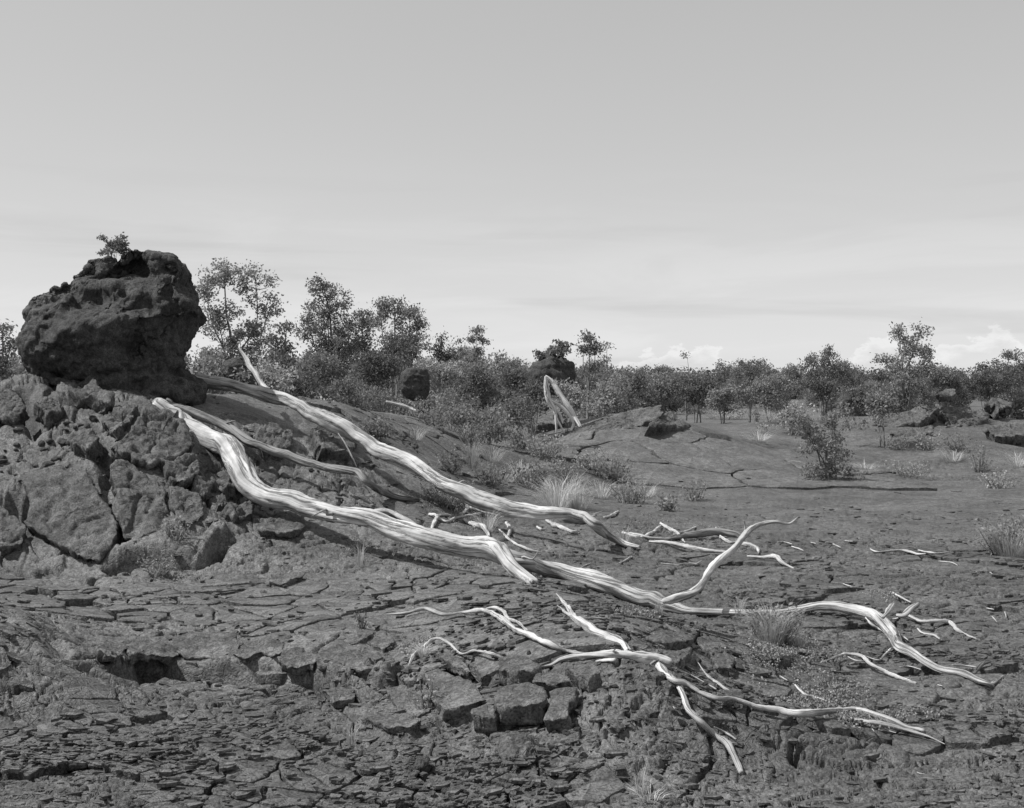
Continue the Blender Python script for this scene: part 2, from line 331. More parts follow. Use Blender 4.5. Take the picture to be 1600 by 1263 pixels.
LAVA = lava_mat('lava_crust', .088, .155, tone=True)
MOUNDM = lava_mat('mound_crust', .06, .128, .5, .72, 0, 1.0)
SLABM = lava_mat('lava_slab', .08, .15, .5, .75, 0)
BOULD = lava_mat('lava_boulder', .042, .082, .35, .85, 0, 1.2)
FLAKEM = lava_mat('crust_flake', .066, .128, .4, .72)
STONEM = lava_mat('lava_stone', .07, .14, .6, .8)
def wood_mat(name, lo, hi):
    m, t, b = mat(name); uv = N(t, 'ShaderNodeUVMap'); 
    mp = N(t, 'ShaderNodeMapping'); mp.inputs['Scale'].default_value = (1.6, 46, 1); L(t, uv.outputs[0], mp.inputs[0])
    mp2 = N(t, 'ShaderNodeMapping'); mp2.inputs['Scale'].default_value = (.9, 15, 1); L(t, uv.outputs[0], mp2.inputs[0])
    tc = N(t, 'ShaderNodeTexCoord')
    g = tnoise(t, mp.outputs[0], 1.0, 6, .65, .5)
    big = tnoise(t, tc.outputs['Object'], 3.2, 5, .6)
    a = M(t, 'MULTIPLY', SS(t, big, .3, .68, lo, hi), SS(t, g, .34, .6, .72, 1.06))
    ckn = tnoise(t, mp2.outputs[0], 1.0, 7, .7, .35)
    ck = SS(t, ckn, .525, .565)
    a = M(t, 'MULTIPLY', a, M(t, 'SUBTRACT', 1.0, M(t, 'MULTIPLY', ck, .6)))
    L(t, grey(t, a), b.inputs['Base Color']); b.inputs['Roughness'].default_value = .9; b.inputs['Specular IOR Level'].default_value = .1
    h = M(t, 'SUBTRACT', M(t, 'MULTIPLY', g, .004), M(t, 'MULTIPLY', ck, .006))
    bp = N(t, 'ShaderNodeBump'); bp.inputs['Strength'].default_value = .9; bp.inputs['Distance'].default_value = 1.0
    L(t, h, bp.inputs['Height']); L(t, bp.outputs[0], b.inputs['Normal']); return m
WOOD = wood_mat('bleached_wood', .36, .64)
WOODW = wood_mat('white_wood', .58, .8)
WOODG = wood_mat('grey_shaded_wood', .17, .30)  # darker copy of the wood, painting shade on the log behind the hooked root
def leaf_mat(name, lo, hi, trans=.42):
    m, t, b = mat(name); ge = N(t, 'ShaderNodeNewGeometry'); oi = N(t, 'ShaderNodeObjectInfo')
    a = SS(t, ge.outputs['Random Per Island'], 0, 1, lo, hi)
    a = M(t, 'MULTIPLY', a, M(t, 'ADD', .8, M(t, 'MULTIPLY', oi.outputs['Random'], .4)))
    L(t, grey(t, a), b.inputs['Base Color']); b.inputs['Roughness'].default_value = .6; b.inputs['Specular IOR Level'].default_value = .2
    tr = N(t, 'ShaderNodeBsdfTranslucent'); L(t, grey(t, a), tr.inputs['Color'])
    mx = N(t, 'ShaderNodeMixShader'); mx.inputs[0].default_value = trans
    o = [n for n in t.nodes if n.type == 'OUTPUT_MATERIAL'][0]
    L(t, b.outputs[0], mx.inputs[1]); L(t, tr.outputs[0], mx.inputs[2]); L(t, mx.outputs[0], o.inputs[0]); return m
LEAF = leaf_mat('tree_leaf', .17, .32)
LEAFD = leaf_mat('dark_tree_leaf', .11, .22)
LEAFP = leaf_mat('pale_shrub_leaf', .20, .46)
GRASS = leaf_mat('dry_grass', .34, .66, .3)
LICH = leaf_mat('pale_lichen', .18, .36, .15)
def bark_mat():
    m, t, b = mat('bark'); tc = N(t, 'ShaderNodeTexCoord'); a = SS(t, tnoise(t, tc.outputs['Object'], 9, 5, .6), .3, .7, .10, .24)
    L(t, grey(t, a), b.inputs['Base Color']); b.inputs['Roughness'].default_value = .85; return m
BARK = bark_mat()

# ------------------------------------------------------------------ object helpers
def mesh_np(name, V, Fc, material, smooth=True, uv=None):
    """V (n,3); Fc = array (m,3|4) or a list of such arrays"""
    me = bpy.data.meshes.new(name)
    FL = Fc if isinstance(Fc, list) else [Fc]
    FL = [np.asarray(f, np.int32) for f in FL if len(f)]
    loops = np.concatenate([f.ravel() for f in FL]); tot = np.concatenate([np.full(len(f), f.shape[1], np.int32) for f in FL])
    st = np.concatenate([[0], np.cumsum(tot)[:-1]]).astype(np.int32)
    me.vertices.add(len(V)); me.vertices.foreach_set('co', np.asarray(V, np.float32).ravel())
    me.loops.add(len(loops)); me.loops.foreach_set('vertex_index', loops)
    me.polygons.add(len(tot)); me.polygons.foreach_set('loop_start', st); me.polygons.foreach_set('loop_total', tot)
    me.polygons.foreach_set('use_smooth', np.full(len(tot), smooth, bool))
    if uv is not None:
        l = me.uv_layers.new(name='UVMap'); l.data.foreach_set('uv', np.asarray(uv, np.float32)[loops].ravel())
    me.update(calc_edges=True); me.validate(); me.materials.append(material); return me
def link(name, me, parent=None, loc=(0, 0, 0)):
    o = bpy.data.objects.new(name, me); COL.objects.link(o); o.location = loc
    if parent: o.parent = parent
    return o
def tag(o, label=None, cat=None, group=None, kind=None):
    if label: o['label'] = label
    if cat: o['category'] = cat
    if group: o['group'] = group
    if kind or cat: o['kind'] = kind or 'thing'
    return o
def empty(name, loc, label, cat, group=None):
    o = bpy.data.objects.new(name, None); o.empty_display_size = .1; COL.objects.link(o); o.location = loc; return tag(o, label, cat, group)
def copy_tree(o, parent=None):
    c = o.copy(); COL.objects.link(c); c.parent = parent
    for ch in list(o.children): copy_tree(ch, c)
    return c

# ------------------------------------------------------------------ ground sheet
def build_ground():
    ac = np.linspace(-.50, .50, 940); ex = np.array([.52, .55, .59, .66, .75, .9, 1.15, 1.5, 2, 3, 5, 9])
    A = np.concatenate([-ex[::-1], ac, ex])
    yy = 1.0 / np.linspace(1 / 4.0, 1 / 75, 4000); dens = 1.0 / yy ** 2 * (1 + 1.7 * sstep(9.2, 10, yy) * (1 - sstep(12.6, 14.5, yy)) + 1.0 * sstep(6.0, 6.6, yy) * (1 - sstep(9, 9.6, yy)) + 2.5 * sstep(20, 20.8, yy) * (1 - sstep(26, 27, yy))); seg = np.diff(yy); cum = np.concatenate([[0], np.cumsum(.5 * (dens[1:] + dens[:-1]) * seg)])
    rows = np.interp(np.linspace(0, cum[-1], 700), cum, yy)
    R = np.concatenate([[-30, -12, -4, 0, 1.5, 2.4, 3.0, 3.4, 3.7], rows, np.geomspace(80, 5000, 40)])
    a, y = np.meshgrid(A, R); w = np.maximum(y, 3.4); x = a * w
    dy = np.gradient(R)[:, None] * np.ones_like(a); dx = np.abs(np.gradient(A))[None, :] * w
    sp = np.maximum(dy * .85, dx)
    z = ground(x.ravel(), y.ravel(), sp.ravel())
    V = np.stack([x.ravel(), y.ravel(), z], 1); nr, nc = a.shape
    i = np.arange(nr * nc).reshape(nr, nc); Q = np.stack([i[:-1, :-1], i[:-1, 1:], i[1:, 1:], i[1:, :-1]], -1).reshape(-1, 4)
    me = mesh_np('lava_ground', V, Q, LAVA); xf, yf = x.ravel(), y.ravel(); pxx = 800 + xf / np.maximum(yf, 1) * F
    wob = .35 * noise2(xf * 1.3, yf * 1.3, 97) + .2 * noise2(xf * 3.5, yf * 3.5, 98)
    smooth_crust = sstep(6.6, 7.2, yf + wob) * (1 - sstep(10.2, 11, yf + wob)) * (1 - sstep(-.6, .3, xf + wob)) * sstep(-5, -3.2, xf)      # smoother pavement crust lightened, partly painting how the sun falls there
    flaked = (1 - sstep(6.2, 6.9, yf + .8 * wob)) * (1 - sstep(-.6, .2, xf + wob)) ; black = sstep(.3, 1.0, xf + wob) * (1 - .3 * sstep(14, 24, yf)) * (1 - sstep(32, 40, yf))  # flaky ground darker; right flank darkening partly paints the slope turned from the sun
    tone = 1 + .12 * smooth_crust - .18 * flaked - .12 * black + .12 * wob
    at = me.attributes.new('crust_sun_tone', 'FLOAT', 'POINT'); at.data.foreach_set('value', tone.astype(np.float32))
    tag(link('lava_ground', me), kind='structure')
build_ground()

def smooth_ground(x, y): return macro(x, y) + (1 - sstep(30, 60, y)) * (0.05 * noise2(x * .8, y * .8, 21) + 0.018 * noise2(x * 1.9, y * 1.9, 22))
def voronoi_cells(S, box):
    out = []
    for i in range(len(S)):
        poly = [np.array(p, float) for p in ((box[0], box[2]), (box[1], box[2]), (box[1], box[3]), (box[0], box[3]))]
        for j in np.argsort(((S - S[i]) ** 2).sum(1))[1:26]:
            m = (S[i] + S[j]) / 2; d = S[j] - S[i]; new = []
            for k in range(len(poly)):
                a, b = poly[k], poly[(k + 1) % len(poly)]; da, db = (a - m) @ d, (b - m) @ d
                if da <= 0: new.append(a)
                if (da < 0 < db) or (db < 0 < da): new.append(a + (b - a) * (da / (da - db)))
            poly = new
            if len(poly) < 3: break
        if len(poly) >= 3: out.append((S[i], np.array(poly)))
    return out
PLATEM = lava_mat('crust_plate', .09, .16, .45, .6)
def ctr_px(c): return c[0] / c[1]
def build_plates():
    g = bpy.data.objects['lava_ground']; rng = np.random.default_rng(123)
    ALL = []
    for box, num, gap, th, off, wamp, pm_ in (((-4.8, .6, 6.3, 10.2), 230, .011, .06, .012, 1.0, PLATEM), ((-.7, 1.8, 6.1, 8.8), 75, .010, .06, .012, .8, PLATEM), ((-.8, 7.0, 19.6, 27), 24, .02, .12, .02, 2.5, PLATEM), ((-3.6, .6, 14.2, 19.8), 80, .012, .06, .012, 1.0, PLATEM), ((-2.9, 2.9, 4.1, 6.5), 420, .007, .04, .006, .55, FLAKEM), ((1.3, 6.0, 6.2, 13.8), 330, .009, .05, .008, .8, FLAKEM)):
        S = np.stack([rng.uniform(box[0], box[1], num), rng.uniform(box[2], box[3], num)], 1)
        for _ in range(2):                            # even the seeds out a little, leaving big and small plates
            D = np.hypot(S[:, None, 0] - S[None, :, 0], S[:, None, 1] - S[None, :, 1]) + np.eye(num) * 9; j = D.argmin(1); v = S - S[j]; S = S + v * (.18 * (D.min(1) < .6 * np.sqrt((box[1] - box[0]) * (box[3] - box[2]) / num)))[:, None]
        for c, poly in voronoi_cells(S, box):
            if plate_zone(c[:1], c[1:])[0] < .5 or rng.random() < .06: continue
            R = np.hypot(*(poly - c).T).max()
            if R > 1.4 * wamp + .3 or not (-.49 < ctr_px(c) < .49): continue
            E = []
            for k in range(len(poly)):
                a, b = poly[k], poly[(k + 1) % len(poly)]; n = max(2, int(np.hypot(*(b - a)) / (.045 * wamp))); E += [a + (b - a) * t for t in np.linspace(0, 1, n, endpoint=False)]
            E = np.array(E); Np = len(E); ctr = poly.mean(0); gp = gap * rng.uniform(.5, 1.8); dist = np.hypot(*(E - ctr).T)[:, None]; E = ctr + (E - ctr) * np.clip(1 - gp / dist * 1.3, .3, 1)
            wf = lambda P: P + wamp * np.stack([.05 * noise2(P[:, 0] * 2.6 / wamp, P[:, 1] * 2.6 / wamp, 131) + .022 * noise2(P[:, 0] * 9 / wamp, P[:, 1] * 9 / wamp, 132), .05 * noise2(P[:, 0] * 2.6 / wamp, P[:, 1] * 2.6 / wamp, 133) + .022 * noise2(P[:, 0] * 9 / wamp, P[:, 1] * 9 / wamp, 134)], 1)
            tilt = (rng.normal(size=2) * [.022, .03] + [0, -.006]) * (.35 if wamp > 2 else .6 if pm_ is FLAKEM else 1); up = off + abs(rng.normal()) * (.010 if wamp > 2 else .008 * wamp)
            rings = []
            for sc_ in (1.0, .955, .8, .55, .28):
                P = wf(ctr + (E - ctr) * sc_); z = smooth_ground(P[:, 0], P[:, 1]) + up + (P - ctr) @ tilt + .004 * wamp * noise2(P[:, 0] * 7, P[:, 1] * 7, 135) + .0025 * noise2(P[:, 0] * 19, P[:, 1] * 19, 136) - (.005 * wamp if sc_ == 1.0 else 0)
                rings.append(np.c_[P, z])
            cc = wf(ctr[None]); cz = smooth_ground(cc[:, 0], cc[:, 1]) + up; V = np.vstack(rings + [rings[0], rings[0] - [0, 0, th], np.c_[cc, cz]]); idx = np.arange(Np); nx = (idx + 1) % Np; Q = []
            for r in range(4): Q.append(np.stack([r * Np + idx, r * Np + nx, (r + 1) * Np + nx, (r + 1) * Np + idx], 1))
            Q.append(np.stack([6 * Np + idx, 6 * Np + nx, 5 * Np + nx, 5 * Np + idx], 1)); T = np.stack([4 * Np + idx, 4 * Np + nx, np.full(Np, 7 * Np)], 1)
            ALL.append((R * F / ctr[1], np.array([ctr[0], ctr[1], cz[0]]), V, T, np.vstack(Q), pm_))
    ALL.sort(key=lambda p: -p[0])
    for _, loc, V, T, Q, pm_ in ALL[:290]: link('crust_plate', mesh_np('crust_plate', V - loc, [T, Q], pm_), g, loc)
    for pm_ in (PLATEM, FLAKEM):
        VV, TT, QQ, k = [], [], [], 0
        for _, loc, V, T, Q, m_ in ALL[290:]:
            if m_ is pm_: VV.append(V); TT.append(T + k); QQ.append(Q + k); k += len(V)
        if VV: link('small_crust_plates', mesh_np('small_crust_plates', np.vstack(VV), [np.vstack(TT), np.vstack(QQ)], pm_), g)['kind'] = 'stuff'
build_plates()

def surface(x, y, sp=None):                          # top of what one can stand on: ground or the plates lying on it
    g = ground(x, y, sp); return np.where(plate_zone(x, y) > .4, np.maximum(g, smooth_ground(x, y) + np.where(y > 15, .05, .03)), g)
def RAYG(px, py):                                   # like RAY, on the ground with its plates and cracks
    Y0 = RAY(px, py)[1]; ys = 1 / np.linspace(1 / (Y0 * .72), 1 / (Y0 * 1.3), 260); zs = H - (py - HOR) / F * ys; xs = (px - 800) / F * ys
    k = np.nonzero(zs < surface(xs, ys, np.full(ys.shape, .09)))[0]; Y = ys[k[0]] if len(k) else Y0
    return ((px - 800) / F * Y, Y, H - (py - HOR) / F * Y)
def gz(x, y): return float(surface(np.array([x]), np.array([y]))[0])

# ------------------------------------------------------------------ the lava tree-mould boulder on the mound
def ico(n):
    import bmesh
    bm = bmesh.new(); bmesh.ops.create_icosphere(bm, subdivisions=n, radius=1.0)
    bm.verts.ensure_lookup_table(); V = np.array([v.co[:] for v in bm.verts]); Fc = np.array([[v.index for v in f.verts] for f in bm.faces]); bm.free(); return V, Fc
def normals(V, Fc):
    n = np.zeros_like(V); a, b, c = V[Fc[:, 0]], V[Fc[:, 1]], V[Fc[:, 2]]; fn = np.cross(b - a, c - a)
    for k in range(3): np.add.at(n, Fc[:, k], fn)
    return n / (np.linalg.norm(n, axis=1)[:, None] + 1e-12)
def outline_radius(pts, c):
    p = np.array(pts, float) - np.array(c); p[:, 1] *= -1
    a = np.arctan2(p[:, 1], p[:, 0]); r = np.hypot(p[:, 0], p[:, 1]); k = np.argsort(a); a, r = a[k], r[k]
    a = np.concatenate([a - 2 * np.pi, a, a + 2 * np.pi]); r = np.tile(r, 3)
    return lambda t: np.interp(t, a, r)
def outline_rock(pts, Y, depth, sub, seed, rough=1.0, under=0.0):
    pts = np.array(pts, float); c = (pts.min(0) + pts.max(0)) / 2
    Rf = outline_radius(pts, c); V, Fc = ico(sub); s = Y / F
    rho = np.hypot(V[:, 0], V[:, 2]); th = np.arctan2(V[:, 2], V[:, 0]); R = Rf(th) * s
    rr = rho ** .82
    P = np.stack([R * rr * np.cos(th), np.sign(V[:, 1]) * np.abs(V[:, 1]) ** .85 * depth, R * rr * np.sin(th)], 1)
    zr = P[:, 2] / (abs(P[:, 2]).max())
    fr = np.clip(-V[:, 1] * 1.3, 0, 1); zq = zr + .35 * fbm3(V, 1.6, 2, seed + 3); P[:, 1] += under * .8 * np.clip(.1 - zq, 0, 1.2) * fr + under * 2.0 * np.clip(zq + .1, 0, 1.2) ** 1.4 * fr      # undercut front, shelving top
    sz = R.mean()
    for amp, sc, oc in ((.12, 1.2, 2), (.06, 3.2, 3), (.026, 9, 3), (.013, 26, 2)):
        n = normals(P, Fc); f = fbm3(P / sz, sc, oc, seed); f = np.where(f < 0, f * 1.3, f * .8) if sc > 2 else f
        P = P + n * (f * amp * sz * rough)[:, None]
    lay = np.sin((P[:, 2] / sz * 9 + 2.2 * fbm3(P / sz, 1.4, 3, seed + 9)) * 1.6); n = normals(P, Fc)
    P = P + n * (np.sign(lay) * np.abs(lay) ** .5 * .03 * sz * rough * sstep(-.2, .5, zr))[:, None]
    x, y, z = PXY(c[0], c[1], Y)
    return P, Fc, np.array([x, y, z])
def zb(*p): return [(u / 3.9475, 340 + v / 3.9475) for u, v in p]
BO = zb((480,340),(560,275),(640,290),(760,265),(830,195),(900,200),(960,215),(1050,240),(1120,290),(1155,325),(1140,400),(1165,450),(1210,490),(1248,575),(1195,640),(1170,720),(1160,800),(1140,880),(1150,960),(1190,1100),(1050,1210),(850,1220),(600,1180),(420,1060),(280,970),(200,860),(160,770),(155,690),(190,600),(210,500),(290,430),(380,400))
BO = [(176 + (a - 176) * .955, 640 + (b - 640) * .985) for a, b in BO]
P, Fc, c = outline_rock(BO, 13.7, .95, 7, 5, 1.0, .35)
base = P[:, 2].min()
BOULDER = P + c
o = link('lava_boulder', mesh_np('lava_boulder', P - [0, 0, base], Fc, BOULD), loc=c + [0, 0, base])
tag(o, 'huge dark overhanging lava boulder with a seedling on top, crowning the rubble mound', 'boulder')

# ------------------------------------------------------------------ lava slabs
RNG = np.random.default_rng(7)
def slab(name, pts, lift, thick, label, group=None, Y=None, flat=.6, m=None, seed=None, tilt=None, rough=1.0, cat='slab'):
    """a plate of crust whose outline is given in pixels; its place is where those pixels meet the ground"""
    seed = int(RNG.integers(1000)) if seed is None else seed
    if Y is None: W = np.array([RAY(*p) for p in pts])
    else:                                             # pixels meet a plane of the given tilt through distance Y
        mp = np.mean(np.array(pts), 0); cc = np.array(PXY(mp[0], mp[1], Y)); nn = np.array(tilt, float); o_ = np.array([0, 0, H])
        D = np.array([((p[0] - 800) / F, 1.0, -(p[1] - HOR) / F) for p in pts]); W = o_ + D * ((nn @ (cc - o_)) / (D @ nn))[:, None]
    c = W.mean(0)
    A = np.c_[W[:, :2] - c[:2], np.ones(len(W))]; co = np.linalg.lstsq(A.T @ A + np.diag([.02, .02, 0]), A.T @ W[:, 2], rcond=None)[0]
    n = np.array([-co[0], -co[1], 1.0]); n /= np.linalg.norm(n)
    if tilt is not None: n = np.array(tilt, float); n /= np.linalg.norm(n)
    pl = c[2] - ((W[:, 0] - c[0]) * n[0] + (W[:, 1] - c[1]) * n[1]) / n[2]
    W[:, 2] = W[:, 2] * (1 - flat) + pl * flat
    hi = cat == 'slab' and name == 'mound_slab'; Np = 116 if hi else 84; d = np.concatenate([[0], np.cumsum(np.linalg.norm(np.diff(np.vstack([W, W[:1]]), axis=0), axis=1))]); t = np.linspace(0, d[-1], Np, endpoint=False)
    O = np.stack([np.interp(t, d, np.append(W[:, k], W[0, k])) for k in range(3)], 1); size = d[-1] / 4
    rad = O - c; jit = 1 + .05 * rough * noise2(t / size * 5, t * 0 + seed, 3) + .035 * rough * noise2(t / size * 14, t * 0 + seed, 4) + .02 * rough * (np.random.default_rng(seed).random(Np) - .5)
    O = c + rad * jit[:, None]
    rings = np.concatenate([np.linspace(0, .94, 22), [.97, 1.0]]) if hi else np.array([.0, .15, .3, .45, .58, .7, .8, .88, .94, .98, 1.0]); NR = len(rings) - 1; V = []
    for s in rings[1:]: V.append(c + (O - c) * s + n * (lift - (.05 * thick * sstep(.92, 1.0, s))))
    for k, dz in enumerate((.25, .55, .8, 1.0)):
        wob = 1 - .03 * (k + 1) + .05 * noise2(t / size * 9, t * 0 + 9 * k + seed, 5)
        V.append(c + (O - c) * wob[:, None] + n * (lift - thick * dz))
    V = np.vstack([[c + n * lift]] + V); top = NR * Np + 1
    q = V / 1.0; f = fbm3(q, 3.2, 3, seed) * .016 * max(1, size) + fbm3(q, 11, 3, seed + 5) * .009 + fbm3(q, 34, 2, seed + 6) * .004
    if hi: f = f - .022 * np.maximum(0, .22 - np.abs(fbm3(q, 3.4, 2, seed + 21))) / .22 - .007 * np.maximum(0, .2 - np.abs(fbm3(q, 9, 2, seed + 22))) / .2
    V = V + n * (f * rough * min(1.0, thick / .05 + .3))[:, None]
    if hi:
        dn = np.array([n[0], n[1], 0.0]); dn = dn / (np.linalg.norm(dn) + 1e-9); sd = np.cross(dn, [0, 0, 1.0]); u_ = (q @ sd) * 9 + .9 * fbm3(q, 2.2, 2, seed + 31); V = V + n * (.008 * np.abs(np.sin(u_ * 2.2)) * (.5 + .5 * fbm3(q, 1.7, 2, seed + 32)))[:, None]
    hv = np.stack([fbm3(q[top:], 16, 2, seed + k) for k in (11, 12, 13)], 1) * (.012 * rough); V[top:] += hv * min(1.5, thick / .06)
    T = np.array([[0, 1 + i, 1 + (i + 1) % Np] for i in range(Np)]); Q = []
    for r in range(NR + 3):
        a = 1 + r * Np + np.arange(Np); b = 1 + r * Np + (np.arange(Np) + 1) % Np; Q.append(np.stack([a, a + Np, b + Np, b], 1))
    # orientation: outward normals up
    area = np.sum(O[:, 0] * np.roll(O[:, 1], -1) - O[:, 1] * np.roll(O[:, 0], -1)); Q = np.vstack(Q); bot = np.array([[len(V), 1 + (NR + 3) * Np + (i + 1) % Np, 1 + (NR + 3) * Np + i] for i in range(Np)]); V = np.vstack([V, c + n * (lift - thick)])
    if area < 0: T = T[:, ::-1]; Q = Q[:, ::-1]; bot = bot[:, ::-1]
    loc = np.array([c[0], c[1], V[:, 2].min()])
    ob = link(name, mesh_np(name, V - loc, [T, bot, Q], m or (MOUNDM if hi else SLABM)), loc=loc); tag(ob, label, cat, group); return ob
GS = 'broken slabs heaped on the low tumulus'
slab('lava_slab', z5((620,650),(660,622),(760,612),(845,625),(860,660),(845,705),(760,722),(615,728),(605,690)), .10, .11, 'thick flat-topped lava slab in the middle of the heap of broken slabs', GS)
slab('lava_slab', z5((862,612),(900,590),(1000,590),(985,640),(960,670),(955,735),(900,755),(835,760),(862,700),(872,650)), .07, .09, 'jagged upright-looking lava slab leaning against the thick flat-topped slab', GS)
slab('lava_slab', z5((490,700),(560,680),(597,685),(597,735),(540,740),(480,725)), .06, .08, 'small square lava block beside the thick flat-topped slab', GS)
slab('lava_slab', z5((625,490),(680,462),(760,470),(830,520),(790,550),(720,575),(630,545)), .11, .10, 'overhanging lava slab with a dark hollow under its front edge', GS)
slab('lava_slab', z5((260,480),(390,515),(490,540),(560,640),(470,680),(360,690),(290,640),(300,580),(250,520)), .05, .08, 'large tilted slab with curved ropy folds across it', GS)
slab('lava_slab', z5((785,600),(800,550),(880,520),(960,555),(970,585),(880,590)), .09, .1, 'rounded lava block behind the jagged slab', GS)
slab('lava_slab', z5((940,520),(1000,480),(1090,480),(1110,540),(1060,560),(1010,545)), .08, .1, 'knobbly lava block under the bleached root on the tumulus crest', GS)
slab('lava_slab', z5((1290,330),(1420,280),(1500,265),(1570,290),(1540,350),(1440,380),(1380,360)), .05, .07, 'smooth rounded lava plate beside the pale root fork')
slab('lava_slab', z5((1400,390),(1540,380),(1530,425),(1470,450),(1420,425)), .05, .07, 'small dark plate tucked below the smooth rounded plate')
slab('lava_slab', z5((150,560),(240,590),(290,650),(230,690),(120,650),(70,560)), .03, .06, 'pale crumbly plate left of the ropy tilted slab')
slab('lava_slab', z5((330,430),(380,425),(440,460),(480,510),(400,490),(340,465)), .06, .06, 'small pale angular slab above the ropy tilted slab')
slab('lava_slab', z6((350,390),(390,360),(480,370),(520,400),(490,435),(390,450)), .05, .08, 'flat dark slab lying across the long root by its middle')
slab('lava_slab', z6((350,180),(420,150),(470,200),(450,250),(380,240)), .05, .07, 'dark round lava slab beside a thin pointed branch')
slab('lava_slab', z6((100,320),(150,315),(205,355),(150,362)), .05, .05, 'thin flake of lava wedged under the root fork')
slab('lava_slab', z6((45,280),(90,265),(125,300),(80,320)), .05, .05, 'small block of lava above the wedged flake')
slab('lava_plate', z8((740,430),(800,385),(870,400),(880,430),(820,470)), .035, .05, 'diamond-shaped lifted plate on the cracked pavement')
slab('lava_plate', z8((612,428),(700,395),(780,375),(740,412),(660,445)), .035, .05, 'narrow lifted plate next to the diamond-shaped plate')
slab('lava_plate', z8((540,170),(600,160),(620,185),(580,195)), .03, .04, 'small lifted plate near the long crack, squarish')
slab('lava_plate', z8((620,170),(680,150),(720,165),(660,195)), .03, .04, 'small lifted plate near the long crack, pointed')
slab('lava_plate', z8((230,120),(290,70),(420,70),(400,100),(300,135)), .04, .05, 'broad pale lifted plate at the foot of the mound')
slab('lava_plate', z8((100,470),(170,440),(250,460),(220,495),(150,490)), .03, .05, 'plate of crust jutting over the dark ledge')
slab('lava_plate', z7((1000,480),(1090,440),(1180,470),(1130,520),(1020,525)), .03, .05, 'broad plate of crust at the lip of the dark ledge')
slab('lava_plate', z8((510,690),(600,670),(690,690),(660,730),(570,745)), .03, .05, 'ropy plate of crust below the dark ledge')
slab('lava_plate', z8((700,830),(820,800),(950,810),(1020,850),(960,880),(850,880)), .04, .05, 'long low plate in front of the ropy tilted slab')
# the mound's front
GM = 'slabs on the front of the mound'
slab('mound_slab', zm((120,690),(260,655),(480,640),(520,720),(560,800),(630,880),(655,1020),(620,1090),(560,1130),(470,1130),(380,1080),(270,1020),(150,940),(180,830)), 0.108, .22, 'biggest slab on the mound front, creased, its bright lower corner over a black gap', GM, flat=.75, rough=1.6)
slab('mound_slab', zm((600,540),(700,440),(770,300),(850,300),(920,365),(960,330),(1000,400),(1050,540),(980,570),(900,600),(780,620),(680,570)), 0.097, .25, 'peaked lava lump wrapped round the foot of the thick log', GM, flat=.5, rough=1.8)
slab('mound_slab', zm((600,600),(700,590),(790,650),(860,690),(905,740),(910,830),(955,950),(860,1000),(760,1020),(680,1010),(650,900),(640,780)), 0.086, .22, 'steep block of lava split from the biggest mound slab by a dark fissure', GM, flat=.75, rough=1.8)
slab('mound_slab', zm((920,740),(1000,750),(1090,800),(1110,900),(1040,960),(970,940),(925,840)), 0.108, .14, 'pale ropy slab leaning on the lower right of the mound', GM, flat=.8, rough=1.3)
slab('mound_slab', zm((880,620),(960,580),(1060,590),(1075,680),(1000,740),(920,720)), 0.130, .25, 'rounded lava toe with vertical cracks below the thick log', GM, flat=.4, rough=1.8)
slab('mound_slab', zm((1050,700),(1150,680),(1180,720),(1120,780),(1050,750)), 0.086, .15, 'small lava toe beside the rounded cracked toe', GM, flat=.5, rough=2)
slab('mound_slab', zm((1215,730),(1270,705),(1335,730),(1320,775),(1240,770)), 0.108, .15, 'dark lump of lava in the shade of the thick log bend', GM, flat=.5, rough=2)
slab('mound_slab', zm((1180,790),(1215,775),(1240,830),(1200,850)), 0.097, .12, 'small triangular stone standing below the log bend', GM, flat=.5, rough=1.4)
slab('mound_slab', zm((1210,870),(1290,835),(1380,840),(1370,900),(1270,920)), 0.097, .14, 'square crumbling block below the thick log', GM, flat=.5, rough=2)
slab('mound_slab', [(402,838),(425,812),(470,806),(478,830),(455,845),(432,842)], .06, .07, 'flat pale slab lying under the thick log', GM)
slab('mound_slab', zm((0,830),(80,890),(145,950),(120,1050),(0,1070)), 0.065, .15, 'smooth bulge of crust at the left foot of the mound', GM, flat=.6, rough=1.3)
slab('mound_slab', zm((400,230),(520,200),(640,270),(600,320),(500,300),(420,290)), 0.151, .16, 'rough roof of lava over a black hole near the boulder', GM, flat=.6, rough=1.9)
slab('mound_slab', zm((190,300),(230,260),(330,280),(340,350),(260,370)), 0.130, .2, 'rough block between two black holes on the mound', GM, flat=.5, rough=1.9)
slab('mound_slab', zm((560,380),(640,310),(760,280),(720,390),(640,450)), 0.077, .15, 'cracked crust above the steep mound block', GM, flat=.5, rough=1.8)
slab('mound_slab', zm((390,500),(440,455),(520,440),(560,500),(500,560),(420,545)), 0.108, .2, 'pitted rounded lump in the mound rubble', GM, flat=.4, rough=1.9)
slab('mound_slab', zm((0,230),(60,180),(110,230),(150,300),(80,370),(0,360)), 0.065, .2, 'sloping pale crust at the far left of the mound', GM, Y=12.2, tilt=(.1,-.8,1), rough=1.5)
slab('mound_slab', [(478,690),(500,668),(540,672),(556,700),(540,725),(495,722)], .16, .3, 'squat dark block in the shade between the two long logs', GM, flat=.4, rough=1.8)
slab('mound_slab', [(395,690),(420,672),(455,690),(450,715),(410,718)], .12, .25, 'shaded lump of lava behind the thin grey log', GM, flat=.4, rough=2)
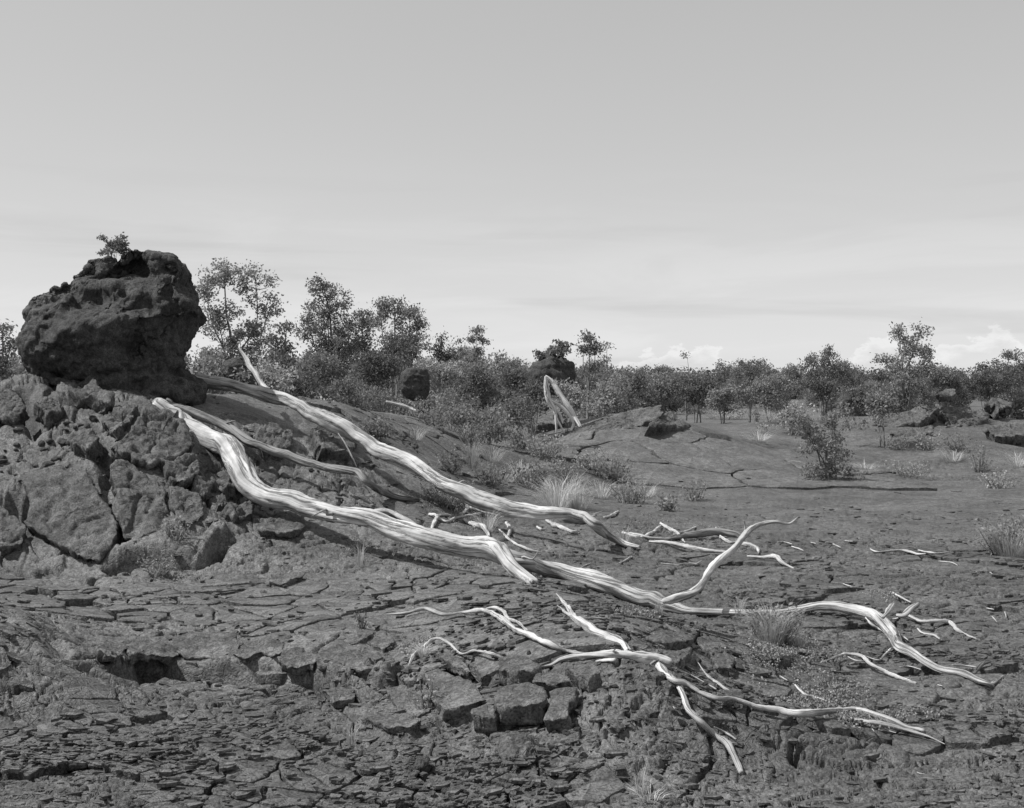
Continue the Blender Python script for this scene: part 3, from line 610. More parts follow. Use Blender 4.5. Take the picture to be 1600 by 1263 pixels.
# far plates
FT = 'plates on the far tumuli'
slab('tumulus_plate', [(905,688),(935,662),(985,644),(1035,638),(1032,655),(985,672),(930,684)], .06, .3, 'pale lifted plate on top of the middle tumulus', FT, Y=24.6, tilt=(-.12,-.5,1), rough=2.5)
slab('tumulus_plate', [(1012,668),(1030,650),(1050,645),(1078,662),(1074,672),(1045,670)], .05, .4, 'dark broken plate on the right shoulder of the middle tumulus', FT, Y=24.8, tilt=(.35,-.25,1), rough=3)
slab('tumulus_plate', [(822,648),(850,632),(885,640),(880,662),(840,668),(820,662)], .05, .35, 'raised block of crust left of the small bleached dead trunk', FT, Y=26.3, tilt=(-.15,-.3,1), rough=1.5)
slab('tumulus_plate', [(822,632),(850,622),(880,630),(850,640)], .05, .3, 'smaller crust block stacked behind the raised block', FT, Y=27, tilt=(-.15,-.25,1), rough=1.5)
slab('tumulus_plate', [(1358,668),(1400,650),(1455,630),(1468,638),(1440,662),(1400,670)], .05, .35, 'long pale plate sloping up the right-hand tumulus', FT, Y=31, tilt=(-.28,-.45,1), rough=3)
slab('tumulus_plate', [(1462,622),(1478,612),(1492,614),(1492,622),(1470,626)], .1, .16, 'thin flat slab perched on the right-hand tumulus', FT, Y=32.5, tilt=(.1,-.2,1), rough=2)
slab('tumulus_plate', [(1468,640),(1510,636),(1545,652),(1530,668),(1480,668)], .05, .5, 'dark chunky block on the right-hand tumulus', FT, Y=31.5, tilt=(.1,-.4,1), rough=4)
slab('tumulus_plate', [(1538,634),(1560,628),(1584,636),(1560,645)], .1, .3, 'small dark block behind the chunky block', FT, Y=33, tilt=(.2,-.2,1), rough=4)
slab('tumulus_plate', [(1390,682),(1425,672),(1458,666),(1458,676),(1430,690)], .05, .25, 'low dark edge of crust below the long pale plate', FT, Y=29, tilt=(-.1,-.4,1), rough=3)
slab('tumulus_plate', [(1540,672),(1580,662),(1612,668),(1600,682),(1560,684)], .05, .25, 'cracked crust plate right of the chunky block', FT, Y=29.5, tilt=(.1,-.3,1), rough=3)
# overhanging lip of the long ledge
LIP = [(172,1046,46,12),(232,1052,84,16),(318,1044,104,20),(405,1046,86,15),(470,1060,58,11),(560,1070,110,17)]
LBL = ['small pointed plate at the start of the long dark ledge', 'broad plate jutting over the deepest part of the long ledge', 'widest plate roofing the black gap of the long ledge', 'ragged plate over the middle of the long ledge', 'narrow chip of crust on the lip of the long ledge', 'long thin plate where the ledge runs towards the slab heap']
for k, (px, py, w, dp) in enumerate(LIP):
    rr = random.Random(900 + k); pts = []
    for j in range(17):
        a_ = j / 17 * 6.283; ex = abs(math.cos(a_)) ** .7 * math.copysign(1, math.cos(a_)); ey = abs(math.sin(a_)) ** .7 * math.copysign(1, math.sin(a_)); pts.append((px + ex * w * .56 * rr.uniform(.8, 1.1), py - dp * .8 - ey * dp * rr.uniform(.6, 1.25)))
    slab('ledge_plate', pts, .10 + rr.uniform(-.012, .012), .05, LBL[k], 'plates along the lip of the long ledge', rough=1.6, flat=.6)
# rocks whose outline stands up
def urock(name, pts, Y, depth, label, seed, sub=5, m=None, group=None, cat='boulder', rough=1.0):
    P, Fc, c = outline_rock(pts, Y, depth, sub, seed, rough); b = P[:, 2].min()
    o = link(name, mesh_np(name, P - [0, 0, b], Fc, m or BOULD), loc=c + [0, 0, b]); tag(o, label, cat, group); return o
urock('lava_outcrop', [(64,604),(74,580),(120,576),(290,588),(318,604),(312,632),(262,640),(215,632),(160,618),(100,612)], 13.55, .62, 'dark rubbly lava outcrop under the huge boulder, joining it to the mound', 20, 6, cat='outcrop', rough=1.5)
urock('lava_boulder', [(828,590),(832,568),(850,560),(880,562),(895,570),(894,600),(880,615),(850,618),(832,608)], 26, .5, 'small distant lava boulder with bushes on top behind the dead trunk', 21)
urock('lava_boulder', [(628,600),(630,582),(648,576),(664,580),(668,600),(660,626),(640,626)], 25, .4, 'distant dark lava block half hidden among the bushes', 22)
urock('lava_boulder', [(350,590),(356,566),(376,560),(392,575),(400,605),(370,612)], 18, .4, 'dark rounded rock behind the upright broken branch', 23)
urock('lava_boulder', [(1308,632),(1312,622),(1325,619),(1333,628),(1328,636)], 36, .3, 'tiny distant dark rock on the right plain', 24, 4)
urock('lava_rock', z5((610,850),(625,800),(700,780),(790,810),(830,870),(760,900),(640,895)), RAY(*z5((720,900))[0])[1] + .12, .14, 'pale pitted rock in front of the broken slab heap', 25, 5, STONEM, cat='rock')
urock('lava_rock', z5((200,920),(215,890),(245,875),(280,890),(280,930),(235,940)), RAY(*z5((240,935))[0])[1] + .05, .06, 'dark cindery rock lying alone in the front left', 26, 4, cat='rock')
urock('lava_rock', z6((590,535),(595,495),(625,480),(640,500),(640,540)), RAY(*z6((615,540))[0])[1] + .04, .05, 'upright pebble-like rock below the long root', 27, 4, STONEM, cat='rock')
urock('lava_rock', z7((360,1205),(375,1180),(410,1160),(425,1185),(415,1210)), RAY(*z7((390,1208))[0])[1] + .04, .05, 'angular stone on the flaky foreground crust', 28, 4, STONEM, cat='rock')
urock('lava_rock', z7((835,985),(850,960),(900,950),(910,970),(890,990)), RAY(*z7((870,988))[0])[1] + .04, .05, 'flat-topped stone on the flaky foreground crust', 29, 4, STONEM, cat='rock')

# ------------------------------------------------------------------ bleached logs, roots and twigs
def spline(Pn, n):
    Pn = np.array(Pn, float); t = np.linspace(0, len(Pn) - 1, n); i = np.clip(t.astype(int), 0, len(Pn) - 2); f = (t - i)[:, None]
    g = lambda k: Pn[np.clip(k, 0, len(Pn) - 1)]
    a, b, c, d = g(i - 1), g(i), g(i + 1), g(i + 2)
    return .5 * (2 * b + (c - a) * f + (2 * a - 5 * b + 4 * c - d) * f ** 2 + (3 * b - 3 * c + d - a) * f ** 3)
def tube(C, R, sides, seed, gnarl=.12, twist=2.0, cap=True, broken=True):
    """C (n,3) centres, R (n) radii -> V, faces, uv"""
    n = len(C); T = np.gradient(C, axis=0); T /= np.linalg.norm(T, axis=1)[:, None] + 1e-12
    up = np.array([0, 0, 1.0]); X = np.cross(T, up); bad = np.linalg.norm(X, axis=1) < .15; X[bad] = np.cross(T[bad], [0, 1.0, 0]); X /= np.linalg.norm(X, axis=1)[:, None]
    for i in range(1, n):
        X[i] = X[i] - T[i] * (X[i] @ T[i]); 
        if X[i] @ X[i - 1] < 0: X[i] = -X[i]
        X[i] = .6 * X[i] / (np.linalg.norm(X[i]) + 1e-9) + .4 * X[i - 1]; X[i] -= T[i] * (X[i] @ T[i]); X[i] /= np.linalg.norm(X[i]) + 1e-9
    Y = np.cross(X, T)
    s = np.concatenate([[0], np.cumsum(np.linalg.norm(np.diff(C, axis=0), axis=1))]); rm = max(R.mean(), 1e-4)
    th = np.linspace(0, 2 * np.pi, sides, endpoint=False); S, TH = np.meshgrid(s / rm, th, indexing='ij')
    tw = TH + S * .05 * twist; cx, cy = np.cos(tw), np.sin(tw)
    sh = lambda a, b, k: noise3((cx * a).ravel(), (cy * a).ravel(), (S * b).ravel() + seed * 3.7, seed + k).reshape(S.shape)
    r = R[:, None] * (1 + gnarl * 1.3 * sh(.8, .14, 1) + gnarl * 1.0 * sh(2.2, .12, 2) - gnarl * 1.4 * np.clip(sh(4.0, .04, 3) - .22, 0, 1) - gnarl * 1.2 * np.clip(sh(8, .05, 5) - .3, 0, 1) + gnarl * .3 * sh(7, .1, 4) + gnarl * 1.6 * np.clip(sh(1.6, .35, 6) - .5, 0, 1))
    P = C[:, None, :] + r[..., None] * (np.cos(TH)[..., None] * X[:, None, :] + np.sin(TH)[..., None] * Y[:, None, :])
    if broken:                                        # splintered end
        e = np.random.default_rng(seed).random(sides) * 1.1; P[-1] += T[-1] * (e * R[-1])[:, None]
    V = P.reshape(-1, 3); i = np.arange(n * sides).reshape(n, sides); j = np.roll(i, -1, 1)
    Q = np.stack([i[:-1], j[:-1], j[1:], i[1:]], -1).reshape(-1, 4)
    uv = np.stack([S * rm, TH * max(R.max(), .06)], -1).reshape(-1, 2)
    V = np.vstack([V, C[0], C[-1] + T[-1] * R[-1] * .1]); uv = np.vstack([uv, [0, 0], [uv[:, 0].max(), 0]])
    Tn = np.vstack([np.stack([np.full(sides, n * sides), j[0], i[0]], 1), np.stack([np.full(sides, n * sides + 1), i[-1], j[-1]], 1)])
    return V, [Q, Tn], uv
def limb_path(pts, rs, sink=1.05, smooth=True):
    """pixel centreline -> world path; a point (px, py) lies on the ground, (px, py, Y) hangs at distance Y"""
    rs = np.interp(np.linspace(0, 1, len(pts)), np.linspace(0, 1, len(rs)), rs); Y = []
    for p, r in zip(pts, rs):
        Y.append(p[2] if len(p) > 2 else RAYG(p[0], p[1] + r * sink)[1])
    Y = np.array(Y, float); fixed = np.array([len(p) > 2 for p in pts])
    if smooth and len(Y) > 3:
        Ys = Y.copy(); Ys[1:-1] = .25 * Y[:-2] + .5 * Y[1:-1] + .25 * Y[2:]; Y = np.where(fixed, Y, Ys)
    W = np.array([PXY(p[0], p[1], y) for p, y in zip(pts, Y)])
    for _ in range(14):                               # what lies on the ground is not buried in it
        low = (~fixed) & (W[:, 2] < surface(W[:, 0], W[:, 1], np.full(len(W), .05)) + .45 * rs * Y / F)
        if not low.any(): break
        Y[low] *= .99; W = np.array([PXY(p[0], p[1], y) for p, y in zip(pts, Y)])
    return W, rs * Y / F
def limb_mesh(name, pts, rs, material, seed, origin=None, gnarl=.12, sink=1.05, broken=True, lift=0.0):
    W, R = limb_path(pts, rs, sink); ln = np.linalg.norm(np.diff(W, axis=0), axis=1).sum()
    if lift: W[:, 2] += lift
    n = int(np.clip(ln / max(R.mean() * .35, .008), 10, 260)); C = spline(W, n); RR = np.interp(np.linspace(0, 1, n), np.linspace(0, 1, len(R)), R)
    wob = np.stack([noise2(np.linspace(0, ln / .28, n), np.full(n, k + .5), seed + k) for k in range(3)], 1); thin = R.max() < .035; C = C + wob * (RR * (.42 if thin else .26))[:, None]; gnarl = gnarl * (1.45 if thin else 1.1)
    sides = 40 if R.max() > .05 else (18 if R.max() > .02 else 8)
    V, Fc, uv = tube(C, RR, sides, seed, gnarl, broken=broken)
    o0 = np.array(W[0]) if origin is None else np.array(origin)
    return mesh_np(name, V - o0, Fc, material, uv=uv), o0, W
def y1(*p): return [(200 + q[0] / 3.2, 560 + q[1] / 3.2) + tuple(q[2:]) for q in p]
def y2(*p): return [(600 + q[0] / 3.5556, 700 + q[1] / 3.5556) + tuple(q[2:]) for q in p]
def y3(*p): return [(950 + q[0] / 4, 760 + q[1] / 4) + tuple(q[2:]) for q in p]
def y4(*p): return [(1200 + q[0] / 4, 800 + q[1] / 4) + tuple(q[2:]) for q in p]
def sc(k, *r): return [a / k for a in r]
def log(name, label, cat, trunk, parts, group=None, material=None, trunk_name='trunk', seed=1, gnarl=.17):
    material = material or WOOD
    pts, rs = trunk; me, o0, W = limb_mesh(trunk_name, pts, rs, material, seed, gnarl=gnarl)
    root = empty(name, o0, label, cat, group); link(trunk_name, me, root)
    for k, pr in enumerate(parts):
        nm, p, r = pr[:3]; r = [r[0] * .55] + list(r[1:]); mt = pr[3] if len(pr) > 3 and pr[3] else material
        m2, _, _ = limb_mesh(nm, p, r, mt, seed + 11 + k, origin=o0, gnarl=gnarl); link(nm, m2, root)
    rq = np.random.default_rng(seed + 500); RW = np.interp(np.linspace(0, 1, len(W)), np.linspace(0, 1, len(rs)), rs) * W[:, 1] / F
    for k in range(2):                                # snapped twigs left on the trunk
        i = int(rq.integers(1, len(W) - 1)); d = rq.normal(size=3); d[2] = abs(d[2]) * .4; t_ = W[i + 1] - W[i - 1]; t_ = t_ / np.linalg.norm(t_); d = d - .6 * t_ * (d @ t_) + .4 * t_; d /= np.linalg.norm(d)
        ln = RW[i] * rq.uniform(1.8, 3.4); C = spline([W[i] - o0 + d * RW[i] * .4, W[i] - o0 + d * (RW[i] * .8 + ln * .3) + rq.normal(size=3) * .008, W[i] - o0 + d * (RW[i] + ln * .6) + rq.normal(size=3) * ln * .12, W[i] - o0 + d * (RW[i] + ln)], 10)
        V_, F_, uv_ = tube(C, np.linspace(RW[i] * .24, RW[i] * .06, 10), 7, seed + k, .15); link('twig', mesh_np('twig', V_, F_, material, uv=uv_), root)
    return root
T1 = (y1((128,222,12.6),(160,245,12.6),(215,300,12.6),(272,352,12.55),(400,410,12.35),(500,450,12.1),(560,520,11.75),(600,600,11.5),(660,670,11.3),(780,710,11.1),(900,745,10.95),(1050,770,10.75),(1200,800,10.6),(1350,860,10.35)) +
      y2((300,520,10.0),(450,540,9.9),(600,570,9.8),(740,625,9.7),(850,655),(1000,690),(1150,730),(1300,780),(1450,830)) + y3((310,712),(420,755),(520,780),(700,785),(900,785),(1100,780),(1180,768)) +
      y4((300,590),(450,600),(600,625),(680,655),(740,715),(790,790),(830,850),(900,885),(1000,940),(1100,985),(1240,1015),(1330,1060),(1400,1080)))
R1 = sc(3.2,30,48,52,52,50,56,60,58,52,50,48,46,46,46) + sc(3.5556,56,56,56,42,42,44,46,48,50) + sc(4,50,38,24,20,20,22,26) + sc(4,26,32,34,38,38,34,32,28,26,24,24,18,9)
log('fallen_tree', 'thick bleached fallen trunk bending down from the mound across the whole lava flat', 'fallen tree', (T1, R1),
    [('stub_branch', y2((560,545,9.8),(640,570,9.7),(720,660,9.45),(780,720,9.3),(832,752,9.2)), sc(3.5556,44,46,42,38,33)),
     ('side_slab', y1((1200,770,10.6),(1260,762,10.62),(1330,778,10.6),(1400,812,10.5),(1470,852,10.4)), sc(3.2,14,18,16,12,6)),
     ('rising_branch', y3((340,722,9.1),(420,704,9.08),(480,688,9.08),(540,660,9.1),(590,610,9.15),(640,525,9.2),(700,460,9.3),(770,405,9.35),(830,340,9.45),(890,275,9.55),(960,238,9.6),(1050,222,9.6),(1130,236,9.65),(1187,193,9.65)), sc(4,30,30,27,25,24,24,22,22,19,18,14,10,7,3)),
     ('twig', y3((845,318,9.55),(858,260,9.6),(850,215,9.6)), sc(4,6,6,4)),
     ('stub_branch', y4((720,660,7.9),(760,615,8.0),(785,580,8.05)), sc(4,18,16,12)),
     ('stub_branch', y4((800,650,8.0),(840,652,8.0),(890,612,8.05),(935,578,8.1)), sc(4,18,18,18,12)),
     ('root', y4((830,640),(880,650),(950,680),(1050,680),(1130,690),(1180,735),(1240,770),(1305,795)), sc(4,14,12,10,11,14,11,8,3)),
     ('root', y4((610,660),(650,700),(700,730),(740,760)), sc(4,6,9,8,5)),
     ('stub_branch', y4((1290,1010),(1320,970),(1345,945),(1390,935)), sc(4,14,15,14,6), WOODG),
     ('root_tip', y4((1380,1078),(1420,1060),(1470,1022)), sc(4,14,10,3)),
     ('root', y4((610,900),(690,925),(730,890),(765,855)), sc(4,3,5,6,7))], seed=3)
T2 = (y1((330,108,14.4),(480,132,14.3),(620,165,14.1),(700,190,14.0),(820,218,13.85),(900,260,13.75),(1000,310,13.6),(1100,360,13.5),(1200,420,13.35),(1300,470,13.2),(1450,540,13.0)) +
      y2((350,205,12.45),(500,272,12.3),(650,325,12.2),(800,358,12.1),(950,362,12.0),(1050,368,12.0),(1130,388,11.9),(1180,432,11.8),(1250,490),(1330,530),(1420,548)))
R2 = sc(3.2,26,28,28,31,32,36,38,38,38,35,35) + sc(3.5556,42,46,46,38,30,26,27,27,24,17,6)
log('fallen_tree', 'long straight bleached fallen trunk behind the thick one, running out of the boulder shadow', 'fallen tree', (T2, R2),
    [('upright_branch', [(280 + a / 3.81, 380 + b / 3.81, y) for a, b, y in ((560,905,13.95),(530,885,14.15),(480,820,14.4),(430,750,14.6),(400,690,14.75),(358,630,14.9))], sc(3.81,17,17,16,16,12,8)),
     ('twig', y1((1050,375,13.4),(1090,430,13.35),(1120,490,13.3),(1142,542,13.3)), sc(3.2,4,5,5,3)),
     ('root', y2((900,400),(940,425),(990,445),(1045,468),(1085,462)), sc(3.5556,12,14,12,9,4)),
     ('root', y2((960,390),(1010,402),(1070,408),(1130,400)), sc(3.5556,16,20,20,14), WOODG)], seed=31)
log('fallen_branch', 'thin grey log between the two long bleached trunks', 'fallen branch',
    (y1((190,235,12.75),(230,245,12.75),(350,280,12.7),(470,330,12.6),(600,410,12.4),(700,455,12.3),(800,485,12.2),(900,520,12.1),(1000,550,12.0),(1140,570,11.9),(1200,620,11.8),(1280,670),(1380,700),(1450,705)), sc(3.2,30,24,23,24,24,22,21,20,19,19,19,17,16,9)),
    [], material=WOODG, seed=51)
log('dead_root', 'bleached forked root draped over the broken slabs and crest of the tumulus', 'root',
    (z5((780,440),(860,430),(920,400),(1000,385),(1100,380),(1200,375),(1300,382),(1380,398),(1432,424)), sc(3.077,8,10,12,14,18,24,30,30,24)),
    [('root_arm', z5((65,185),(150,180),(260,160),(350,185),(450,175),(550,165),(620,210),(700,260),(780,295),(870,335),(950,365),(1050,378)), sc(3.077,4,9,9,8,9,10,16,15,14,14,13,10)),
     ('curled_root', z5((550,160),(600,152),(640,175),(660,205),(710,225),(750,265)), sc(3.077,6,9,9,9,8,6)),
     ('root_arm', z5((890,85),(930,130),(970,190),(1040,240),(1110,275),(1170,310),(1230,365)), sc(3.077,4,8,15,20,22,22,20)),
     ('root_spur', z5((895,142),(930,170),(965,198)), sc(3.077,4,7,6)),
     ('root_arm', z5((170,460),(200,390),(250,345),(310,300),(370,320),(430,375),(500,360),(580,375),(660,405),(720,430),(785,440)), sc(3.077,4,9,8,8,7,6,6,7,8,8,8)),
     ('root_arm', z5((1080,410),(1120,405),(1175,405)), sc(3.077,10,13,12))], seed=71)
log('dead_root', 'long low bleached root trailing right from the tumulus to a splintered end', 'root',
    (z6((90,190),(130,240),(170,270),(230,290),(300,330),(390,360),(460,360),(530,380),(600,405),(700,420),(800,440),(900,425),(1000,420),(1080,415),(1160,440),(1240,465),(1330,500),(1415,522)), sc(3.2,20,20,17,15,13,12,12,13,15,17,20,18,14,12,14,16,18,13)),
    [('splinter', z6((1050,455),(1120,470),(1200,480),(1300,505),(1400,535),(1450,550),(1525,585)), sc(3.2,8,12,14,12,8,4,2)),
     ('spike', z6((290,178),(340,240),(400,290),(455,328)), sc(3.2,3,7,8,8)),
     ('spike', z6((255,238),(330,280),(380,310)), sc(3.2,4,6,5))], seed=91)
log('dead_branch', 'bleached bent branch dropping down the tumulus flank to the bottom edge', 'branch',
    (z6((190,300),(215,350),(240,420),(300,480),(370,540),(430,575),(470,640),(510,725)), sc(3.2,12,16,16,17,18,18,17,13)),
    [('spur', z6((370,500),(430,530),(482,562)), sc(3.2,6,8,5))], seed=101)
log('dead_branch', 'thin bleached bow-shaped branch lying below the thick trunk right end', 'branch',
    (y4((330,945),(430,905),(490,885),(580,900),(640,950),(740,1000),(850,1045),(925,1072)), sc(4,4,8,11,13,13,13,13,9)), [('spur', y4((500,905),(550,930),(600,932)), sc(4,4,6,5))], seed=111)
log('dead_tree', 'small bleached dead trunk with splayed legs leaning against the distant boulder', 'dead tree',
    (zt((658,412,22.9),(700,450,22.9),(740,520,22.8),(790,590,22.75),(830,650,22.7),(864,712,22.65)), sc(3.81,12,13,12,11,10,7)) if False else
    ([(680 + a / 3.81, 480 + b / 3.81, y) for a, b, y in ((655,410,22.4),(700,450,22.4),(740,520,22.35),(790,590,22.3),(830,650,22.3),(864,712,22.2))], sc(2.9,6,12,12,11,10,7)),
    [('leg', [(680 + a / 3.81, 480 + b / 3.81, 22.3) for a, b in ((655,412),(660,470),(665,520),(682,565),(710,610),(720,680),(722,748))], sc(2.9,7,12,13,12,9,6,3)),
     ('leg', [(680 + a / 3.81, 480 + b / 3.81, 22.3) for a, b in ((688,555),(750,590),(800,640),(822,690),(808,732))], sc(2.9,7,9,8,7,4)),
     ('leg', [(680 + a / 3.81, 480 + b / 3.81, 22.3) for a, b in ((700,592),(745,640),(760,690))], sc(2.6,6,6,3)),
     ('leg', [(680 + a / 3.81, 480 + b / 3.81, 22.3) for a, b in ((725,660),(740,700),(766,748))], sc(2.6,5,5,3))], seed=121, gnarl=.1, material=WOODW)
def stick(pts, rs, label, seed, m=None, name='dead_branch', cat='branch', group=None, gnarl=.14):
    me, o0, W = limb_mesh(name, pts, rs, m or WOOD, seed, gnarl=gnarl); o = link(name, me, loc=o0); tag(o, label, cat, group); return o
K = 'pale sticks strewn on the lava'
stick([(280 + a / 3.81, 380 + b / 3.81, y) for a, b, y in ((1228,945,19.5),(1320,965,19.5),(1375,985,19.5),(1412,997,19.4))], sc(3.81,7,11,10,4), 'short bleached log on the rise below the distant dark block', 131)
stick(zt((830,632),(880,650),(920,660),(970,655)), sc(3.81,4,6,6,3), 'thin bleached stick right of the small dead trunk', 132)
stick(y3((675,255),(700,310),(750,345),(800,350),(850,362),(900,368),(938,392),(942,418)), sc(4,4,9,10,10,13,13,12,5), 'hook-shaped bleached root with an upturned end', 133)
stick(y3((260,345),(350,350),(450,365),(560,390),(650,405),(745,415)), sc(4,7,11,14,15,15,9), 'flattened bleached log lying behind the rising branch', 134)
stick(y3((380,328),(500,312),(600,295),(700,288),(800,302),(842,322)), sc(4,12,22,27,26,20,8), 'grey shaded log behind the hook-shaped root', 135, WOODG)  # this log's shade is put into its darker wood colour
stick(y3((330,232),(390,270),(440,300),(482,352)), sc(4,8,12,10,4), 'crooked bleached root across the grey shaded log', 136)
stick(y3((90,290),(180,320),(260,300),(330,250)), sc(4,8,12,13,6), 'pale bent root beside the crooked root', 137)
stick(y3((410,300),(480,285),(550,255)), sc(4,6,9,4), 'small upturned splinter on the grey shaded log', 138)
stick(y3((870,440),(960,445),(1040,440),(1090,475),(1162,512)), sc(4,7,11,14,12,4), 'knobbly bleached stick pointing away from the rising branch', 139)
stick(y3((330,482),(440,490),(500,480),(550,485),(585,465)), sc(4,4,6,6,5,2), 'thin wavy stick between trunk and shaded log', 140)
stick(y3((70,480),(110,460),(152,440)), sc(4,3,5,3), 'tiny straight splinter beside the thin wavy stick', 141)
stick(y4((640,232),(690,250),(800,240),(870,245),(940,265),(985,262)), sc(4,4,6,7,8,7,3), 'long wavy stick alone on the far right flat', 142)
stick(y4((940,240),(1010,255),(1060,258),(1132,250)), sc(4,4,7,6,3), 'short stick touching the long wavy stick', 143)
stick(y4((935,728),(970,760),(1040,775),(1082,802)), sc(4,5,8,8,6), 'short kinked stick below the thick trunk right arm', 144)
stick(y4((780,505),(840,540),(892,567)), sc(4,8,8,4), 'short splintered stick above the right arm of the thick trunk', 145)
for k, (a, r, lb) in enumerate([(y4((1065,308),(1150,318),(1187,336)), 4, 'little bent twig'), (y4((1300,375),(1370,370),(1402,386)), 5, ''), (y4((470,448),(520,465),(596,476)), 4, ''), (y4((825,970),(880,965),(957,986)), 5, ''), (y4((1150,955),(1230,960),(1302,970)), 6, ''),
        (y3((1150,375),(1190,388),(1222,402)), 6, ''), (y3((1370,350),(1410,362),(1452,382)), 5, ''), (y3((1060,350),(1100,350),(1150,360)), 5, ''), (y4((1365,602),(1385,606),(1412,610)), 4, ''), (y4((1400,655),(1415,670),(1432,690)), 4, ''), (y4((1480,625),(1486,645),(1490,660)), 4, ''),
        (y2((1310,640),(1345,622),(1378,602)), 5, ''), (y2((850,440),(872,450),(895,452)), 10, ''), (y6 if False else z6((1385,725),(1400,732),(1425,735)), 4, ''), (z6((165,395),(172,405),(178,415)), 3, ''), (z6((1150,490),(1160,505),(1172,522)), 4, ''), (z6((1225,505),(1250,520),(1280,528)), 3, ''),
        (z6((700,245),(720,258),(738,268)), 5, ''), (y4((850,780),(862,790),(878,803)), 5, ''), (y4((780,670),(800,668),(822,660)), 6, ''), (y4((1060,1080),(1075,1084),(1090,1086)), 4, ''), (y2((1080,680),(1110,655),(1150,640)), 5, ''), (y3((1270,350),(1285,354),(1300,360)), 4, ''), (y4((360,190),(400,200),(455,222)), 5, ''), (y4((480,178),(505,182),(530,184)), 4, '')]):
    stick(a, sc(3.8, r * .7, r, r * .5), 'little pale twig lying loose on the dark lava', 150 + k, name='twig', cat='twig', group=K)
for k, (a, r, lb) in enumerate([(y2((395,305),(420,292),(450,300),(462,335),(440,365)), 12, 'curled loop of bleached root in the tangle between the trunks'), (y2((252,368),(292,380),(275,425),(264,465)), 12, 'upright forked stump of root behind the thick trunk'),
        (y2((300,385),(350,410),(400,388),(470,376),(552,360)), 8, 'thin arched root in the tangle between the trunks'), (y2((450,395),(500,430),(550,440),(582,492)), 14, 'stout pale root in the tangle between the trunks'),
        (y2((470,330),(540,355),(622,372)), 11, 'root slanting below the long straight trunk'), (y2((680,415),(697,450),(688,492)), 12, 'short curved peg of root standing in the grass'),
        (y2((635,448),(680,490),(720,525),(800,565),(882,582)), 7, 'slender stick running out from the root tangle'), (y2((1225,388),(1270,372),(1302,352)), 11, 'upturned stub beyond the end of the long straight trunk'),
        (y2((1330,470),(1400,480),(1480,500),(1600,505)), 8, 'low pale root past the end of the long straight trunk'), (z6((775,288),(820,330),(880,350),(932,372)), 9, 'arched pale root in the lichen above the splintered end'), (y2((280,378),(340,372),(400,375)), 9, 'straight root bridging the tangle between the trunks')]):
    stick(a, sc(3.6, r * .7, r, r, r, r * .5), lb, 190 + k, name='dead_root', cat='root', group='small dead roots between the trunks')

# ------------------------------------------------------------------ trees
def rot_leaves(C, size, rng, asp=.5, up=.25):
    n = len(C); d = rng.normal(size=(n, 3)); d[:, 2] += up; d /= np.linalg.norm(d, axis=1)[:, None]
    e = np.cross(d, rng.normal(size=(n, 3))); e /= np.linalg.norm(e, axis=1)[:, None] + 1e-9
    s = (size * (.6 + .8 * rng.random(n)))[:, None]
    V = np.stack([C - d * s * .5, C + e * s * asp * .5, C + d * s * .5, C - e * s * asp * .5], 1).reshape(-1, 3)
    return V, np.arange(4 * n).reshape(-1, 4)
def wood_tubes(paths, sides=5):
    VV, FF, k = [], [], 0
    for C, R in paths:
        V, Fc, uv = tube(np.asarray(C, float), np.asarray(R, float), sides, 3, gnarl=0.0, broken=False)
        VV.append(V); FF.append([f + k for f in Fc]); k += len(V)
    return np.vstack(VV), [np.vstack([f[0] for f in FF]), np.vstack([f[1] for f in FF])]
